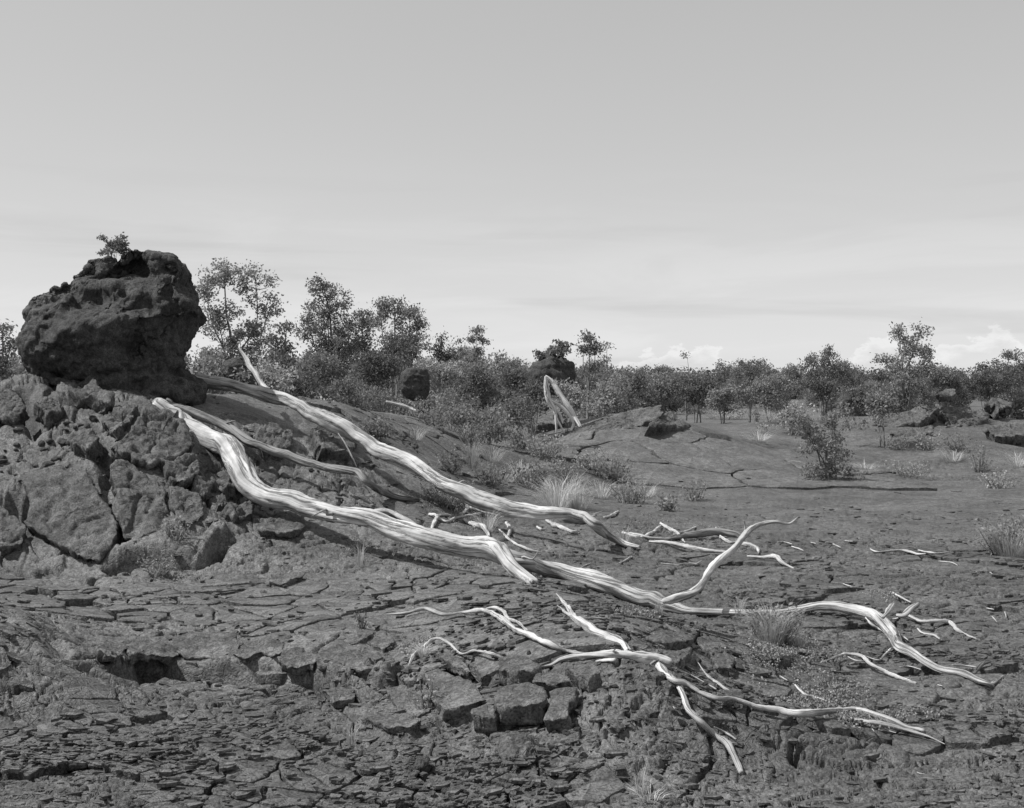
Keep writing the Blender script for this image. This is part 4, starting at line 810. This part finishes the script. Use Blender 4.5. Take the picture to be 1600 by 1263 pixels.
def tree_meshes(name, blobs, seed, leaf=.068, dens=1.0, clump=.17, stems=1, leafm=None, r0=.05, bare=0.0, depth=.8, trunk_sides=3):
    """blobs: crown masses (x, z, rx, rz) in metres round the base at 0, 0"""
    rng = np.random.default_rng(seed); paths = []; LC = []
    B = sorted(blobs, key=lambda b: b[1]); top = max(b[1] for b in B)
    limbs = []
    for s in range(max(stems, 1)): limbs.append(None)
    for bi, (bx, bz, rx, rz) in enumerate(B):
        by = rng.normal() * rx * .3; st = rng.normal(size=2) * .08 * (stems > 1)
        p0 = np.array([st[0], st[1], -.08]); p3 = np.array([bx, by, bz + rz * .25])
        mid = p0 + (p3 - p0) * .45 + np.array([-(bx) * .22 + rng.normal() * .06, rng.normal() * .08, bz * .05]); mid2 = p0 + (p3 - p0) * .75 + rng.normal(size=3) * .05
        C = spline([p0, mid, mid2, p3], 14); paths.append((C, np.linspace(r0 * (.6 + .5 * (bi == len(B) - 1)), r0 * .18, 14)))
        nc = max(3, int(dens * 3.4 * rx * rz / (clump * clump) * .75))
        d = rng.normal(size=(nc, 3)); d /= np.linalg.norm(d, axis=1)[:, None]; rr = rng.random(nc) ** .45 * 1.12
        cl = np.array([bx, by, bz]) + d * rr[:, None] * np.array([rx, rx * depth, rz])
        ne = max(2, nc // 4); cl = np.vstack([cl, C[rng.integers(5, 14, ne)] + rng.normal(size=(ne, 3)) * clump * [1.6, 1.6, 1.0]])      # tufts along the limb
        for q in cl:
            if q[2] < .05: q[2] = .05 + rng.random() * .2
            if rng.random() < .5:
                k = int(np.clip(np.argmin(np.linalg.norm(C - q, axis=1) + (C[:, 2] > q[2] - .05) * .4), 3, 13)); a = C[k]
                paths.append((spline([a, a + (q - a) * .5 + rng.normal(size=3) * .05 + [0, 0, -.03], q], 5), np.linspace(r0 * .22, r0 * .06, 5)))
            if rng.random() < bare: continue
            nl = int(rng.uniform(40, 105)); g = rng.normal(size=(nl, 3)) * clump * .55 * np.array([1, 1, .75]); LC.append(q + g)
    V, Fc = wood_tubes(paths, trunk_sides); tm = mesh_np(name + '_trunk', V, Fc, BARK)
    LV, LF = rot_leaves(np.vstack(LC), leaf, rng, .55); cm = mesh_np(name + '_crown', LV, LF, leafm or LEAF, smooth=False)
    return tm, cm
def plant(name, label, cat, tm, cm, loc, group=None, rz=0, s=1.0):
    r = empty(name, loc, label, cat, group); r.rotation_euler = (0, 0, rz); r.scale = (s, s, s); link('trunk', tm, r); link('crown', cm, r); return r
def px_tree(bx, by, Y, ell, label, seed, name='tree', cat='tree', group=None, z0=None, **kw):
    """crown masses given as pixel ellipses (cx, cy, rx, ry) seen at distance Y"""
    x = (bx - 800) / F * Y; z = gz(x, Y) if z0 is None else z0
    bl = [((cx - bx) / F * Y, H - (cy - HOR) / F * Y - z, rx / F * Y, ry / F * Y) for cx, cy, rx, ry in ell]
    tm, cm = tree_meshes(name, bl, seed, **kw); return plant(name, label, cat, tm, cm, (x, Y, z), group)
px_tree(368, 620, 29, [(352,432,34,22),(400,448,26,24),(322,452,16,24),(422,486,16,20),(340,500,24,24),(385,520,34,24),(360,560,45,30)], 'tall airy tree with rounded crown just right of the big boulder', 301, stems=3, r0=.055, dens=1.15)
px_tree(522, 600, 34, [(505,448,26,16),(515,478,34,22),(505,515,36,22),(480,500,10,10),(530,545,36,24),(500,560,30,22)], 'tall upright tree with flat-topped crown and a visible dark trunk', 302, r0=.06, stems=2, leafm=LEAF, dens=1.2)
px_tree(620, 620, 33, [(615,475,24,17),(640,500,26,22),(595,492,18,20),(630,528,34,16),(655,505,10,16)], 'spreading open-crowned tree at the end of the row of tall trees', 303, stems=2, r0=.05, dens=1.05)
px_tree(566, 620, 36, [(566,505,26,26),(560,540,30,30)], 'dense dark tree between the flat-topped and the open-crowned trees', 304, leafm=LEAFD, dens=1.1)
px_tree(432, 620, 26, [(448,512,10,10),(432,530,18,14),(440,552,24,16),(425,580,28,22)], 'low dark tree with a raised spray of leaves in front of the tall airy tree', 305, leafm=LEAFD, dens=1.1)
px_tree(690, 630, 36, [(690,535,8,12),(682,552,12,12),(696,565,22,14)], 'slim pointed young tree above the bushes', 306, leafm=LEAFD)
px_tree(744, 640, 33, [(745,514,9,8),(738,532,8,7),(754,530,10,8),(747,550,6,6)], 'thin spindly sapling with a few leaf tufts against the sky', 307, dens=.7, r0=.03, clump=.12)
px_tree(918, 655, 31, [(920,532,15,12),(930,546,13,9),(912,545,9,8)], 'slender tree with a compact dark tuft on a bare pale trunk', 308, leafm=LEAFD, dens=1.5, r0=.045)
px_tree(942, 640, 36, [(948,548,9,12),(938,565,12,10)], 'pale half-bare sapling beside the slender tuft-topped tree', 309, dens=.5, bare=.4, r0=.03)
px_tree(868, 560, 26, [(878,544,12,9),(862,553,16,9),(848,560,10,7)], 'leafy bush growing on top of the small distant boulder', 310, name='bush', cat='bush', dens=1.1, z0=PXY(868,563,26)[2] - .03, r0=.025, clump=.1)
px_tree(1288, 640, 38, [(1290,562,22,16),(1270,575,20,16),(1310,580,20,18),(1285,600,38,24)], 'broad rounded tree behind the plain, fullest of the right-hand trees', 311, stems=3, dens=.95)
px_tree(1412, 655, 32, [(1402,520,10,8),(1438,518,10,10),(1420,540,28,14),(1448,548,16,10),(1385,570,16,12),(1415,580,40,22),(1400,615,36,22)], 'tall ragged tree with upswept branches behind the right-hand tumulus', 312, stems=3, dens=1.0)
px_tree(1172, 640, 44, [(1172,568,9,8),(1168,582,18,12),(1165,605,30,20)], 'small peaked tree standing above the far tree belt', 313, leafm=LEAFD)
px_tree(1582, 640, 45, [(1578,556,16,11),(1592,570,20,14),(1570,590,30,24)], 'dark full tree at the right end of the tree belt', 314, leafm=LEAFD, stems=2)
px_tree(1073, 640, 48, [(1074,562,7,12),(1078,590,10,12)], 'bare pale sapling poking above the far tree belt', 315, dens=.5, bare=.7, r0=.03)
px_tree(8, 610, 27, [(6,518,14,12),(20,545,22,20),(10,575,30,26)], 'dark tree behind the mound at the far left', 316, leafm=LEAFD)
px_tree(50, 610, 25, [(40,560,22,14),(55,585,30,20)], 'paler low tree behind the mound at the far left', 317)
# shrubs standing close enough to be picked out
px_tree(1290, 756, 20.6, [(1258,660,26,20),(1305,652,28,20),(1280,688,38,24),(1300,722,30,20),(1272,740,26,12),(1325,745,26,9)], 'big leafy shrub standing alone on the right-hand plain', 320, name='shrub', cat='shrub', leaf=.05, clump=.12, dens=.75, r0=.03, leafm=LEAF, stems=3)
_k = np.nonzero((np.abs(BOULDER[:, 0] - (184 - 800) / F * 13.75) < .06) & (np.abs(BOULDER[:, 1] - 13.75) < .08))[0]
px_tree(184, 405, 13.75, [(187,380,9,8),(181,392,7,7),(192,392,8,8),(172,384,5,5)], 'little seedling sprouting from the top of the big boulder', 321, name='seedling', cat='seedling', leaf=.03, clump=.045, dens=.3, r0=.008, z0=float(BOULDER[_k, 2].max()) - .02)
for k, (bx, by, Y, w, h, lb) in enumerate([(760,690,21.5,60,52,'rounded speckled bush left of the raised crust block'),(715,660,24,50,46,'wide bush beside the distant dark block'),(800,660,23.5,34,38,'dark bush behind the raised crust block'),(660,650,27,40,36,'bush behind the distant dark block'),
        (600,640,25,55,40,'spreading bush behind the short bleached log'),(540,640,22,50,42,'leafy bush on the rise above the long straight trunk'),(470,630,20,48,44,'bush beside the upright broken branch'),(420,610,19,40,40,'low bush behind the upright broken branch'),(330,600,17.5,34,40,'pale bush tucked against the right side of the big boulder'),
        (500,600,30,60,50,'thick bush at the foot of the flat-topped tree'),(580,600,30,60,55,'thick bush between the tall trees'),(690,610,30,55,48,'thick bush below the slim pointed tree'),(640,570,36,50,50,'dark bush at the foot of the open-crowned tree'),(750,620,32,55,50,'bush at the foot of the spindly sapling'),(820,620,34,45,50,'bush left of the small distant boulder'),
        (940,630,30,45,40,'bush at the foot of the slender tuft-topped tree'),(985,620,34,50,40,'bush right of the slender tuft-topped tree'),(1040,625,38,60,42,'bush behind the middle tumulus'),(1095,630,38,55,40,'round bush on the far side of the plain'),(1200,630,38,50,38,'bush at the near edge of the far tree belt'),(1350,640,36,45,36,'bush between the two big right-hand trees'),
        (1480,610,42,55,36,'bush behind the perched flat slab'),(1540,610,42,50,38,'bush behind the chunky block'),(1240,660,30,30,25,'low bush behind the lone shrub'),(1380,650,28,25,30,'small shrub at the left foot of the right-hand tumulus'),(1130,640,36,40,34,'shrub in front of the small peaked tree'),(832,632,25,22,30,'bush against the left side of the small distant boulder'),(892,628,25,20,26,'bush against the right side of the small distant boulder')]):
    rg = random.Random(k); ell = [(bx + rg.uniform(-.45, .45) * w, by - h * rg.uniform(.3, .8), w * rg.uniform(.35, .55), h * rg.uniform(.3, .45)) for _ in range(4)] + [(bx, by - h * .25, w * .55, h * .32)]
    px_tree(bx, by, Y, ell, lb, 330 + k, name='bush', cat='bush', leafm=[LEAF, LEAFD, LEAFP][(0, 0, 1, 2)[k % 4]], leaf=.055 if Y < 26 else .07, clump=.17, dens=.8, r0=.02, stems=3)
# trees of the belt behind the plain: kinds built once, then copied
kinds = []
rg = random.Random(4)
for k in range(7):
    hh = [3.4, 2.6, 3.0, 2.2, 3.6, 2.8, 1.9][k]; bl = []
    for j in range(rg.randint(4, 6)):
        zz = hh * rg.uniform(.3, .95); bl.append((rg.uniform(-.55, .55) * (1.2 - zz / hh * .6), zz, rg.uniform(.35, .7), rg.uniform(.3, .5)))
    bl += [(0, hh * .3, .9, .6), (-.5, .45, .6, .45), (.55, .5, .6, .45)]
    kinds.append(tree_meshes('belt_tree', bl, 400 + k, leaf=.10, clump=.24, dens=.8, stems=2, leafm=LEAFD if k % 2 else LEAF, trunk_sides=3))
def clear(x, y):                                    # keep the plain and the tumuli open
    px = 800 + x / y * F
    return y > (37 if px < 800 else 50)
cnt = 0; rg = random.Random(11)
while cnt < 270:
    y = 37 + 80 * rg.random() ** 1.2; x = rg.uniform(-.5, .5) * y
    if not clear(x, y): continue
    k = rg.randrange(7); z_ = gz(x, y); lim = 800 + x / y * F; s = (H - z_ + rg.uniform(12, 30 if lim > 800 else 50) / F * y) / [3.4, 2.6, 3.0, 2.2, 3.6, 2.8, 1.9][k]; 
    px = 800 + x / y * F; hgt = [3.4, 2.6, 3.0, 2.2, 3.6, 2.8, 1.9][k] * s
    where = next(w for lim, w in ((300, 'the big boulder'), (460, 'the tall airy tree'), (600, 'the flat-topped tree'), (720, 'the open-crowned tree'), (900, 'the small distant boulder'), (1100, 'the middle tumulus'), (1340, 'the lone shrub'), (9999, 'the right-hand tumulus')) if px < lim)
    lb = f"{'low' if hgt < 2.4 else 'tall' if hgt > 3.2 else 'middling'} {'dark' if k % 2 else 'pale'}-leaved tree {'at the front of' if y < 55 else 'deep in'} the belt behind {where}"
    plant('belt_tree', lb, 'tree', kinds[k][0], kinds[k][1], (x, y, gz(x, y) - .05), lb.replace('tree', 'trees', 1), rg.uniform(0, 6.28), s); cnt += 1
# the far wood beyond, one mass
def far_wood():
    rng = np.random.default_rng(77); LC = []
    for k in range(900):
        y = rng.uniform(115, 380); x = rng.uniform(-.55, .55) * y; h = 1.6 + rng.uniform(10, 26) / F * y
        n = 64; LC.append(np.array([x, y, .2]) + np.stack([rng.normal(size=n) * 1.1, rng.normal(size=n) * 1.1, rng.random(n) ** .7 * h], 1))
    V, Fc = rot_leaves(np.vstack(LC), .42, rng, .6, 0); tag(link('far_wood', mesh_np('far_wood', V, Fc, LEAFD, smooth=False)), 'distant woodland along the horizon', 'woodland', kind='stuff')
far_wood()

# ------------------------------------------------------------------ grass, small plants, lichen
def tuft_mesh(seed, n, h, spread, w, m, lean=.35, leaves=0):
    rng = np.random.default_rng(seed); V = []; Fc = []
    for i in range(n):
        a = rng.uniform(0, 6.283); r = spread * .35 * rng.random() ** .5; p = np.array([math.cos(a) * r, math.sin(a) * r, -.02]); hh = h * rng.uniform(.45, 1.0); d = np.array([math.cos(a), math.sin(a), 0]) * spread * rng.uniform(.2, 1.0) * lean * 2 + rng.normal(size=3) * spread * .1
        q = np.array([-math.sin(a), math.cos(a), 0]) * w * .5; k = len(V); m1 = p + d * .3 + [0, 0, hh * .6]; tip = p + d + [0, 0, hh * rng.uniform(.7, 1)]
        V += [p - q, p + q, m1 + q * .8, m1 - q * .8, tip]; Fc.append([k, k + 1, k + 2, k + 3]); Fc.append([k + 3, k + 2, k + 4, k + 4])
    V = np.array(V); Q = np.array([f for f in Fc if f[2] != f[3]]); T = np.array([f[:3] for f in Fc if f[2] == f[3]])
    return mesh_np('grass_blades', V, [T, Q], m, smooth=False)
def tuft(px, py, hpx, wpx, label, seed, n=60, m=None, name='grass_tuft', cat='grass', group=None, lean=.8):
    x, y, z = RAY(px, py); h = hpx / F * y; w = wpx / F * y * .5
    o = link(name, tuft_mesh(seed, int(n * 1.3), h, w, max(.003, .5 * y / F * 1.2), m or GRASS, lean), loc=(x, y, gz(x, y))); tag(o, label, cat, group)
def herb(px, py, hpx, wpx, label, seed, m=None, name='small_plant', cat='plant', leaf=.03, n=120, group=None):
    x, y, z = RAY(px, py); h = hpx / F * y; w = wpx / F * y * .5; rng = np.random.default_rng(seed)
    n = int(n * 1.7); ns = max(4, n // 16); paths = []; LC = []
    for s in range(ns):
        a = rng.uniform(0, 6.283); e = np.array([math.cos(a) * w * rng.random() ** .5, math.sin(a) * w * rng.random() ** .5, h * rng.uniform(.45, 1)]); b = e * [.3, .3, 0] + [0, 0, -.02]
        C = spline([b, (b + e) / 2 + rng.normal(size=3) * w * .1, e], 5); paths.append((C, np.linspace(.006, .002, 5))); k = max(3, n // ns)
        LC.append(C[rng.integers(1, 5, k)] + rng.normal(size=(k, 3)) * leaf * .9)
    V, Fc = wood_tubes(paths, 4); LV, LF = rot_leaves(np.vstack(LC), leaf, rng, .5)
    r = empty(name, (x, y, gz(x, y)), label, cat, group); link('stems', mesh_np('stems', V, Fc, BARK), r); link('leaves', mesh_np('leaves', LV, LF, m or LEAFP, smooth=False), r)
tuft(738, 733, 62, 44, 'spiky tussock of dry grass left of the middle tumulus', 501, 120)
tuft(870, 792, 62, 110, 'broad patch of dry grass behind the long straight trunk', 502, 260)
tuft(905, 795, 46, 70, 'thin grass at the right edge of the broad patch', 503, 120)
herb(830, 770, 46, 70, 'leafy low shrub at the left edge of the broad grass patch', 504, LEAF, n=420, leaf=.045)
herb(850, 720, 34, 80, 'low pale shrub on the slope below the dead trunk', 505, LEAFP, n=420, leaf=.05)
herb(985, 785, 40, 80, 'low pale herbs right of the broad grass patch', 506, LEAFP, n=420, leaf=.045)
herb(960, 750, 34, 60, 'low herbs on the front slope of the middle tumulus', 507, LEAF, n=300, leaf=.045)
herb(1085, 782, 32, 36, 'single small leafy plant on the middle flat', 508, LEAF, n=200, leaf=.045)
herb(1212, 1002, 52, 96, 'grassy pale shrub growing over the thick trunk', 509, LEAFP, n=900, leaf=.026)
tuft(1205, 1005, 74, 100, 'dry grass sprouting through the pale shrub by the trunk', 510, 240)
tuft(1155, 962, 42, 40, 'small grass tuft in front of the thick trunk', 511, 60)
tuft(1030, 965, 46, 26, 'small grass tuft against the underside of the thick trunk', 512, 50)
tuft(1580, 872, 60, 120, 'dry grass clump at the right edge of the flat', 513, 300)
herb(1565, 868, 50, 90, 'pale herbs mixed in the dry grass clump at the right edge', 514, LEAFP, n=500, leaf=.035)
tuft(1000, 1248, 84, 30, 'tall wispy grass stalks in the front', 515, 26)
tuft(1015, 1258, 40, 70, 'pale splayed dead grass in the front', 516, 40, lean=.8)
herb(668, 1110, 52, 30, 'upright seedling by the ropy tilted slab', 517, LEAFP, n=90, leaf=.022)
tuft(562, 884, 52, 30, 'grass tuft under the thick trunk', 518, 50)
tuft(548, 1172, 56, 30, 'thin grass on the foreground crust', 519, 30)
herb(565, 985, 22, 26, 'dark little plant in a joint of the pavement', 520, LEAFD, n=80, leaf=.02)
herb(700, 788, 34, 90, 'pale herbs along the foot of the thin grey log', 521, LEAFP, n=600, leaf=.03)
herb(245, 905, 30, 60, 'small pale plant in the black gap below the mound', 522, LEAFP, n=220, leaf=.024)
herb(275, 858, 36, 50, 'pale weed hanging in the black gap below the mound', 523, LEAFP, n=200, leaf=.022)
tuft(760, 835, 46, 60, 'thin grass in the root tangle', 524, 80)
tuft(975, 850, 40, 40, 'thin grass past the long straight trunk', 525, 50)
tuft(660, 1035, 30, 40, 'low dry grass inside the bow of the root', 526, 70)
herb(1450, 700, 26, 60, 'low pale bush in front of the right-hand tumulus', 527, LEAFP, n=300, leaf=.05)
herb(1530, 735, 44, 50, 'spindly shrub on the right-hand plain', 528, LEAF, n=200, leaf=.05)
herb(1420, 745, 24, 90, 'pale low cover in front of the spindly shrub', 529, LEAFP, n=400, leaf=.045)
tuft(1250, 1010, 40, 40, 'thin grass tuft beside the thick trunk right arm', 530, 40)
herb(1182, 660, 30, 18, 'little dark shrub on the far plain', 531, LEAFD, n=120, leaf=.06)
herb(590, 690, 24, 60, 'low scrub beyond the long straight trunk', 532, LEAF, n=260, leaf=.05)
herb(680, 670, 24, 70, 'low scrub below the bush beside the distant block', 533, LEAF, n=260, leaf=.05)
tuft(770, 720, 30, 70, 'short dry grass beside the spiky tussock', 534, 120)
tuft(1130, 655, 26, 120, 'pale dry grass along the far edge of the plain', 535, 260)
tuft(1230, 660, 26, 120, 'pale dry grass left of the low far bush', 536, 260)
tuft(810, 740, 26, 90, 'short dry grass below the rounded speckled bush', 537, 120)
for k, (px, py, h, w, lb) in enumerate([(830,762,40,80,'pale grass between the low shrub and the broad patch'),(890,772,44,90,'tallest part of the broad pale grass patch'),(938,778,36,70,'loose grass at the far right of the broad patch'),(790,748,34,70,'dry grass spilling from under the long straight trunk'),(1012,778,26,60,'sparse grass past the pale herbs'),(650,690,26,50,'dry grass on the rise behind the long straight trunk'),(1490,720,26,60,'pale grass in front of the chunky block'),(1590,730,30,50,'pale grass at the right foot of the far tumulus'),(1350,735,20,60,'short pale grass right of the lone shrub'),(1185,690,18,70,'thin pale grass behind the middle tumulus shoulder')]):
    tuft(px, py, h, w, lb, 560 + k, 90)
for k, (px, py, h, w, lb, mm) in enumerate([(770,762,30,60,'leafy herbs at the left of the pale grass',LEAF),(880,748,30,70,'low shrub behind the broad pale grass',LEAFP),(925,738,26,60,'pale herbs on the tumulus foot',LEAFP),(705,738,34,50,'dark herbs beside the spiky tussock',LEAF),(735,695,34,60,'leafy undergrowth in front of the speckled bush',LEAF),(820,705,30,70,'undergrowth left of the tumulus crack',LEAF),(1560,765,26,60,'pale herbs in front of the spindly shrub',LEAFP),(1400,702,22,50,'low herbs on the right-hand tumulus skirt',LEAF),(1500,702,26,60,'scrub at the foot of the chunky block',LEAF),(665,655,28,70,'scrub behind the short bleached log',LEAF),(1040,800,20,40,'tiny herbs beyond the end of the long trunk',LEAFP),(1580,850,36,70,'leafy tangle behind the dry grass clump',LEAFP)]):
    herb(px, py, h, w, lb, 580 + k, mm, n=260, leaf=.045)
# lichen and litter: pale crumbs nobody could count
def crumbs():
    rng = np.random.default_rng(9); PT = []
    for px, py, rx, ry, n in [(1230,1035,60,16,900),(1290,1090,60,22,1300),(1220,1085,30,14,300),(1360,1125,50,14,500),(1000,955,30,16,350),(1210,1000,60,16,500),(720,790,60,22,500),(650,1020,16,14,120),(1040,830,70,16,500),(1010,815,50,10,300),(1390,935,30,8,150),(760,820,50,26,250),(1120,850,60,14,200),(560,850,40,12,120),(1450,1120,20,8,60),(830,915,14,8,60)]:
        for _ in range(n): PT.append((px + rng.normal() * rx * .5, py + rng.normal() * ry * .5))
    W = []
    for px, py in PT[::12]: W.append(RAY(px, py)[:2])
    W = np.repeat(np.array(W), 12, 0); W = np.repeat(W, 3, 0); W = W + rng.normal(size=W.shape) * [.04, .07]; z = surface(W[:, 0], W[:, 1])
    C = np.c_[W, z + .003 + .014 * rng.random(len(W))]; V, Fc = rot_leaves(C, .013, rng, .7, .6); tag(link('lichen_litter', mesh_np('lichen_litter', V, Fc, LICH, smooth=False)), 'pale lichen and wood litter in the hollows', 'lichen', kind='stuff')
crumbs()
# ------------------------------------------------------------------ loose stones: kinds built once, then copied; and small chips as one mass
SK = []
for k in range(8):
    V, Fc = ico(3); rng = np.random.default_rng(600 + k); V = V * rng.uniform(.6, 1.15, 3) * [1, 1, .55 if k % 2 else .8]
    dirs = rng.normal(size=(9, 3)); dirs /= np.linalg.norm(dirs, axis=1)[:, None]
    for d in dirs: t = V @ d; V = V - d * np.maximum(0, t - rng.uniform(.45, .8))[:, None]
    V = V + normals(V, Fc) * (fbm3(V, 2.2, 3, 610 + k) * .10)[:, None]; SK.append(mesh_np('loose_stone', V, Fc, STONEM, smooth=False))
rg = random.Random(21); n = 0
ZN = [('on the flaky foreground crust', lambda: (rg.uniform(0, 1600), rg.uniform(1060, 1263)), 95, (3, 9)), ('in the rubble on the left of the mound', lambda: (rg.uniform(0, 200), rg.uniform(645, 760)), 75, (3.5, 11)), ('around the broken slab heap', lambda: (rg.gauss(860, 120), rg.gauss(1110, 45)), 45, (4, 11)),
      ('in the shaded hollow between the logs', lambda: (rg.uniform(380, 660), rg.uniform(690, 800)), 35, (3, 9)), ('along the dark ledge', lambda: (rg.uniform(240, 700), rg.gauss(1058, 14)), 30, (3, 8)), ('near the root fork', lambda: (rg.gauss(1120, 60), rg.gauss(1060, 35)), 28, (3, 9))]
for ph, f, num, (a, b) in ZN:
    for _ in range(num):
        px, py = f(); x, y, z = RAY(px, py); s = rg.uniform(a, b) ** 1.0 / F * y * (.7 + .3 * rg.random())
        sk = rg.randrange(8); o = link('loose_stone', SK[sk], loc=(x, y, gz(x, y) + s * .15)); o.scale = (s * rg.uniform(.8, 1.5), s * rg.uniform(.8, 1.3), s * rg.uniform(.6, 1)); o.rotation_euler = (rg.uniform(-.3, .3), rg.uniform(-.3, .3), rg.uniform(0, 6.28))
        sz = 'big' if s * F / y > .72 * b else 'tiny' if s * F / y < .42 * b else 'middling'; lb = f"{sz} {'flat' if sk % 2 else 'chunky'} loose stone {ph}"
        tag(o, lb, 'stone', lb.replace('stone', 'stones', 1))
def chips():
    rng = np.random.default_rng(31); n = 8500; y = 1 / rng.uniform(1 / 17, 1 / 4.3, n); x = rng.uniform(-.47, .47, n) * y
    keep = (noise2(x * .9, y * .9, 88) > -.05) & (rng.random(n) > .5 * ((y > 6.9) & (y < 10.5) & (x < -.3))); x, y = x[keep], y[keep]; n = len(x); z = surface(x, y); s = rng.uniform(.004, .016, n) * (.6 + y / 12)
    B = np.array([[-1, -1, -.5], [1, -.8, -.5], [.9, 1, -.5], [-.8, .9, -.5], [-.7, -.7, .45], [.75, -.6, .3], [.6, .7, .5], [-.6, .6, .35]]); a = rng.uniform(0, 6.283, n)
    P = B[None] * (1 + .35 * rng.normal(size=(n, 8, 3))) * s[:, None, None] * np.stack([rng.uniform(.8, 1.8, n), rng.uniform(.8, 1.6, n), rng.uniform(.4, .9, n)], 1)[:, None]
    ca, sa = np.cos(a)[:, None], np.sin(a)[:, None]; X = P[..., 0] * ca - P[..., 1] * sa + x[:, None]; Y = P[..., 0] * sa + P[..., 1] * ca + y[:, None]; Z = P[..., 2] + z[:, None]
    Fq = np.array([[0, 3, 2, 1], [4, 5, 6, 7], [0, 1, 5, 4], [1, 2, 6, 5], [2, 3, 7, 6], [3, 0, 4, 7]]); Q = (np.arange(n)[:, None, None] * 8 + Fq[None]).reshape(-1, 4)
    tag(link('lava_chips', mesh_np('lava_chips', np.stack([X, Y, Z], -1).reshape(-1, 3), Q, STONEM, smooth=False)), 'small chips of lava crust strewn over the ground', 'gravel', kind='stuff')
chips()
# flakes of crust lying scale-like on the pavement: the 280 largest one by one, the rest as one mass
def flake_field():
    rng = np.random.default_rng(41); n = 30000; y = 1 / rng.uniform(1 / 23, 1 / 4.3, n); x = rng.uniform(-.47, .47, n) * y; px = 800 + x / y * F
    dens = .12 + .6 * sstep(-.25, .35, noise2(x * .8, y * .8, 55)) * (.5 + .5 * sstep(-.2, .3, noise2(x * 2.7, y * 2.7, 58))); pl = (y > 6.9) & (y < 10.5) & (px < 720); dens = np.where(pl, dens * .2, dens * (.72 - .2 * sstep(700, 1000, px))) * (1 - sstep(15, 23, y)); keep = (rng.random(n) < dens) & ~((px < 480) & (y > 10.0) & (y < 16)); x, y = x[keep], y[keep]; n = len(x)
    z = surface(x, y, np.full(n, .04)); e = .06; gx = (macro(x + e, y) - macro(x - e, y)) / (2 * e); gy = (macro(x, y + e) - macro(x, y - e)) / (2 * e)
    r = (.007 + .030 * rng.random(n) ** 3.2) * np.clip(.7 + y / 18, .8, 1.7); K = 6; a = np.arange(K) / K * 2 * np.pi; ang = a[None] + rng.uniform(0, 6.28, n)[:, None] + rng.normal(size=(n, K)) * .22
    rr = r[:, None] * (1 + .33 * rng.normal(size=(n, K))).clip(.45, 1.6); X = np.cos(ang) * rr * rng.uniform(.9, 1.6, n)[:, None]; Y = np.sin(ang) * rr
    tx = gx + rng.normal(size=n) * .09; ty = gy - .05 + rng.normal(size=n) * .09; th = r * rng.uniform(.12, .36, n) + .003
    Zt = X * tx[:, None] + Y * ty[:, None] + th[:, None] * .62 + rng.normal(size=(n, K)) * r[:, None] * .03; Zb = Zt - th[:, None] * 1.5
    top = np.stack([X, Y, Zt], -1); bot = np.stack([X * .93, Y * .93, Zb], -1); P = np.concatenate([top, bot], 1)
    quads = np.array([[i, K + i, K + (i + 1) % K, (i + 1) % K] for i in range(K)]); cap = np.arange(K)[None]
    score = r * F / y; big = np.argsort(-score)[:280]; rest = np.setdiff1d(np.arange(n), big); loc = np.stack([x, y, z], 1)
    for i in big:
        pxx = 800 + x[i] / y[i] * F; o = link('crust_flake', mesh_np('crust_flake', P[i], [quads, cap], FLAKEM, smooth=False), loc=loc[i])
        zone = ('left of the wispy grass stalks' if pxx < 900 and pxx > 450 else 'in front of the dark hump' if pxx <= 450 else 'right of the wispy grass stalks') if y[i] < 5.6 else 'below the long dark ledge' if pxx < 640 and y[i] < 7 else 'on the smooth pavement above the ledge' if pxx < 700 and y[i] < 10.5 else 'around the broken slab heap' if pxx < 1050 and y[i] < 7.5 else 'on the dark crust beside the roots' if y[i] < 9 else 'on the dark flat beyond the thick trunk'
        el_ = np.ptp(P[i][:K, 0]) / np.ptp(P[i][:K, 1]); lb = f"{'large' if score[i] > np.percentile(score[big], 66) else 'small' if score[i] < np.percentile(score[big], 33) else 'middling'} {'thick' if th[i] > .3 * r[i] else 'thin'} {'long' if el_ > 1.6 else 'round' if el_ < 1.1 else 'oval'} flake of lava crust {zone}"; tag(o, lb, 'flake', lb.replace('flake', 'flakes', 1))
    Pr = (P + loc[:, None])[rest].reshape(-1, 3); m = len(rest); off = np.arange(m)[:, None, None] * 2 * K
    tag(link('crust_flakes', mesh_np('crust_flakes', Pr, [(off + quads[None]).reshape(-1, 4), (off + cap[None]).reshape(-1, K)], FLAKEM, smooth=False)), 'small flakes of lava crust covering the ground', 'gravel', kind='stuff')
flake_field()
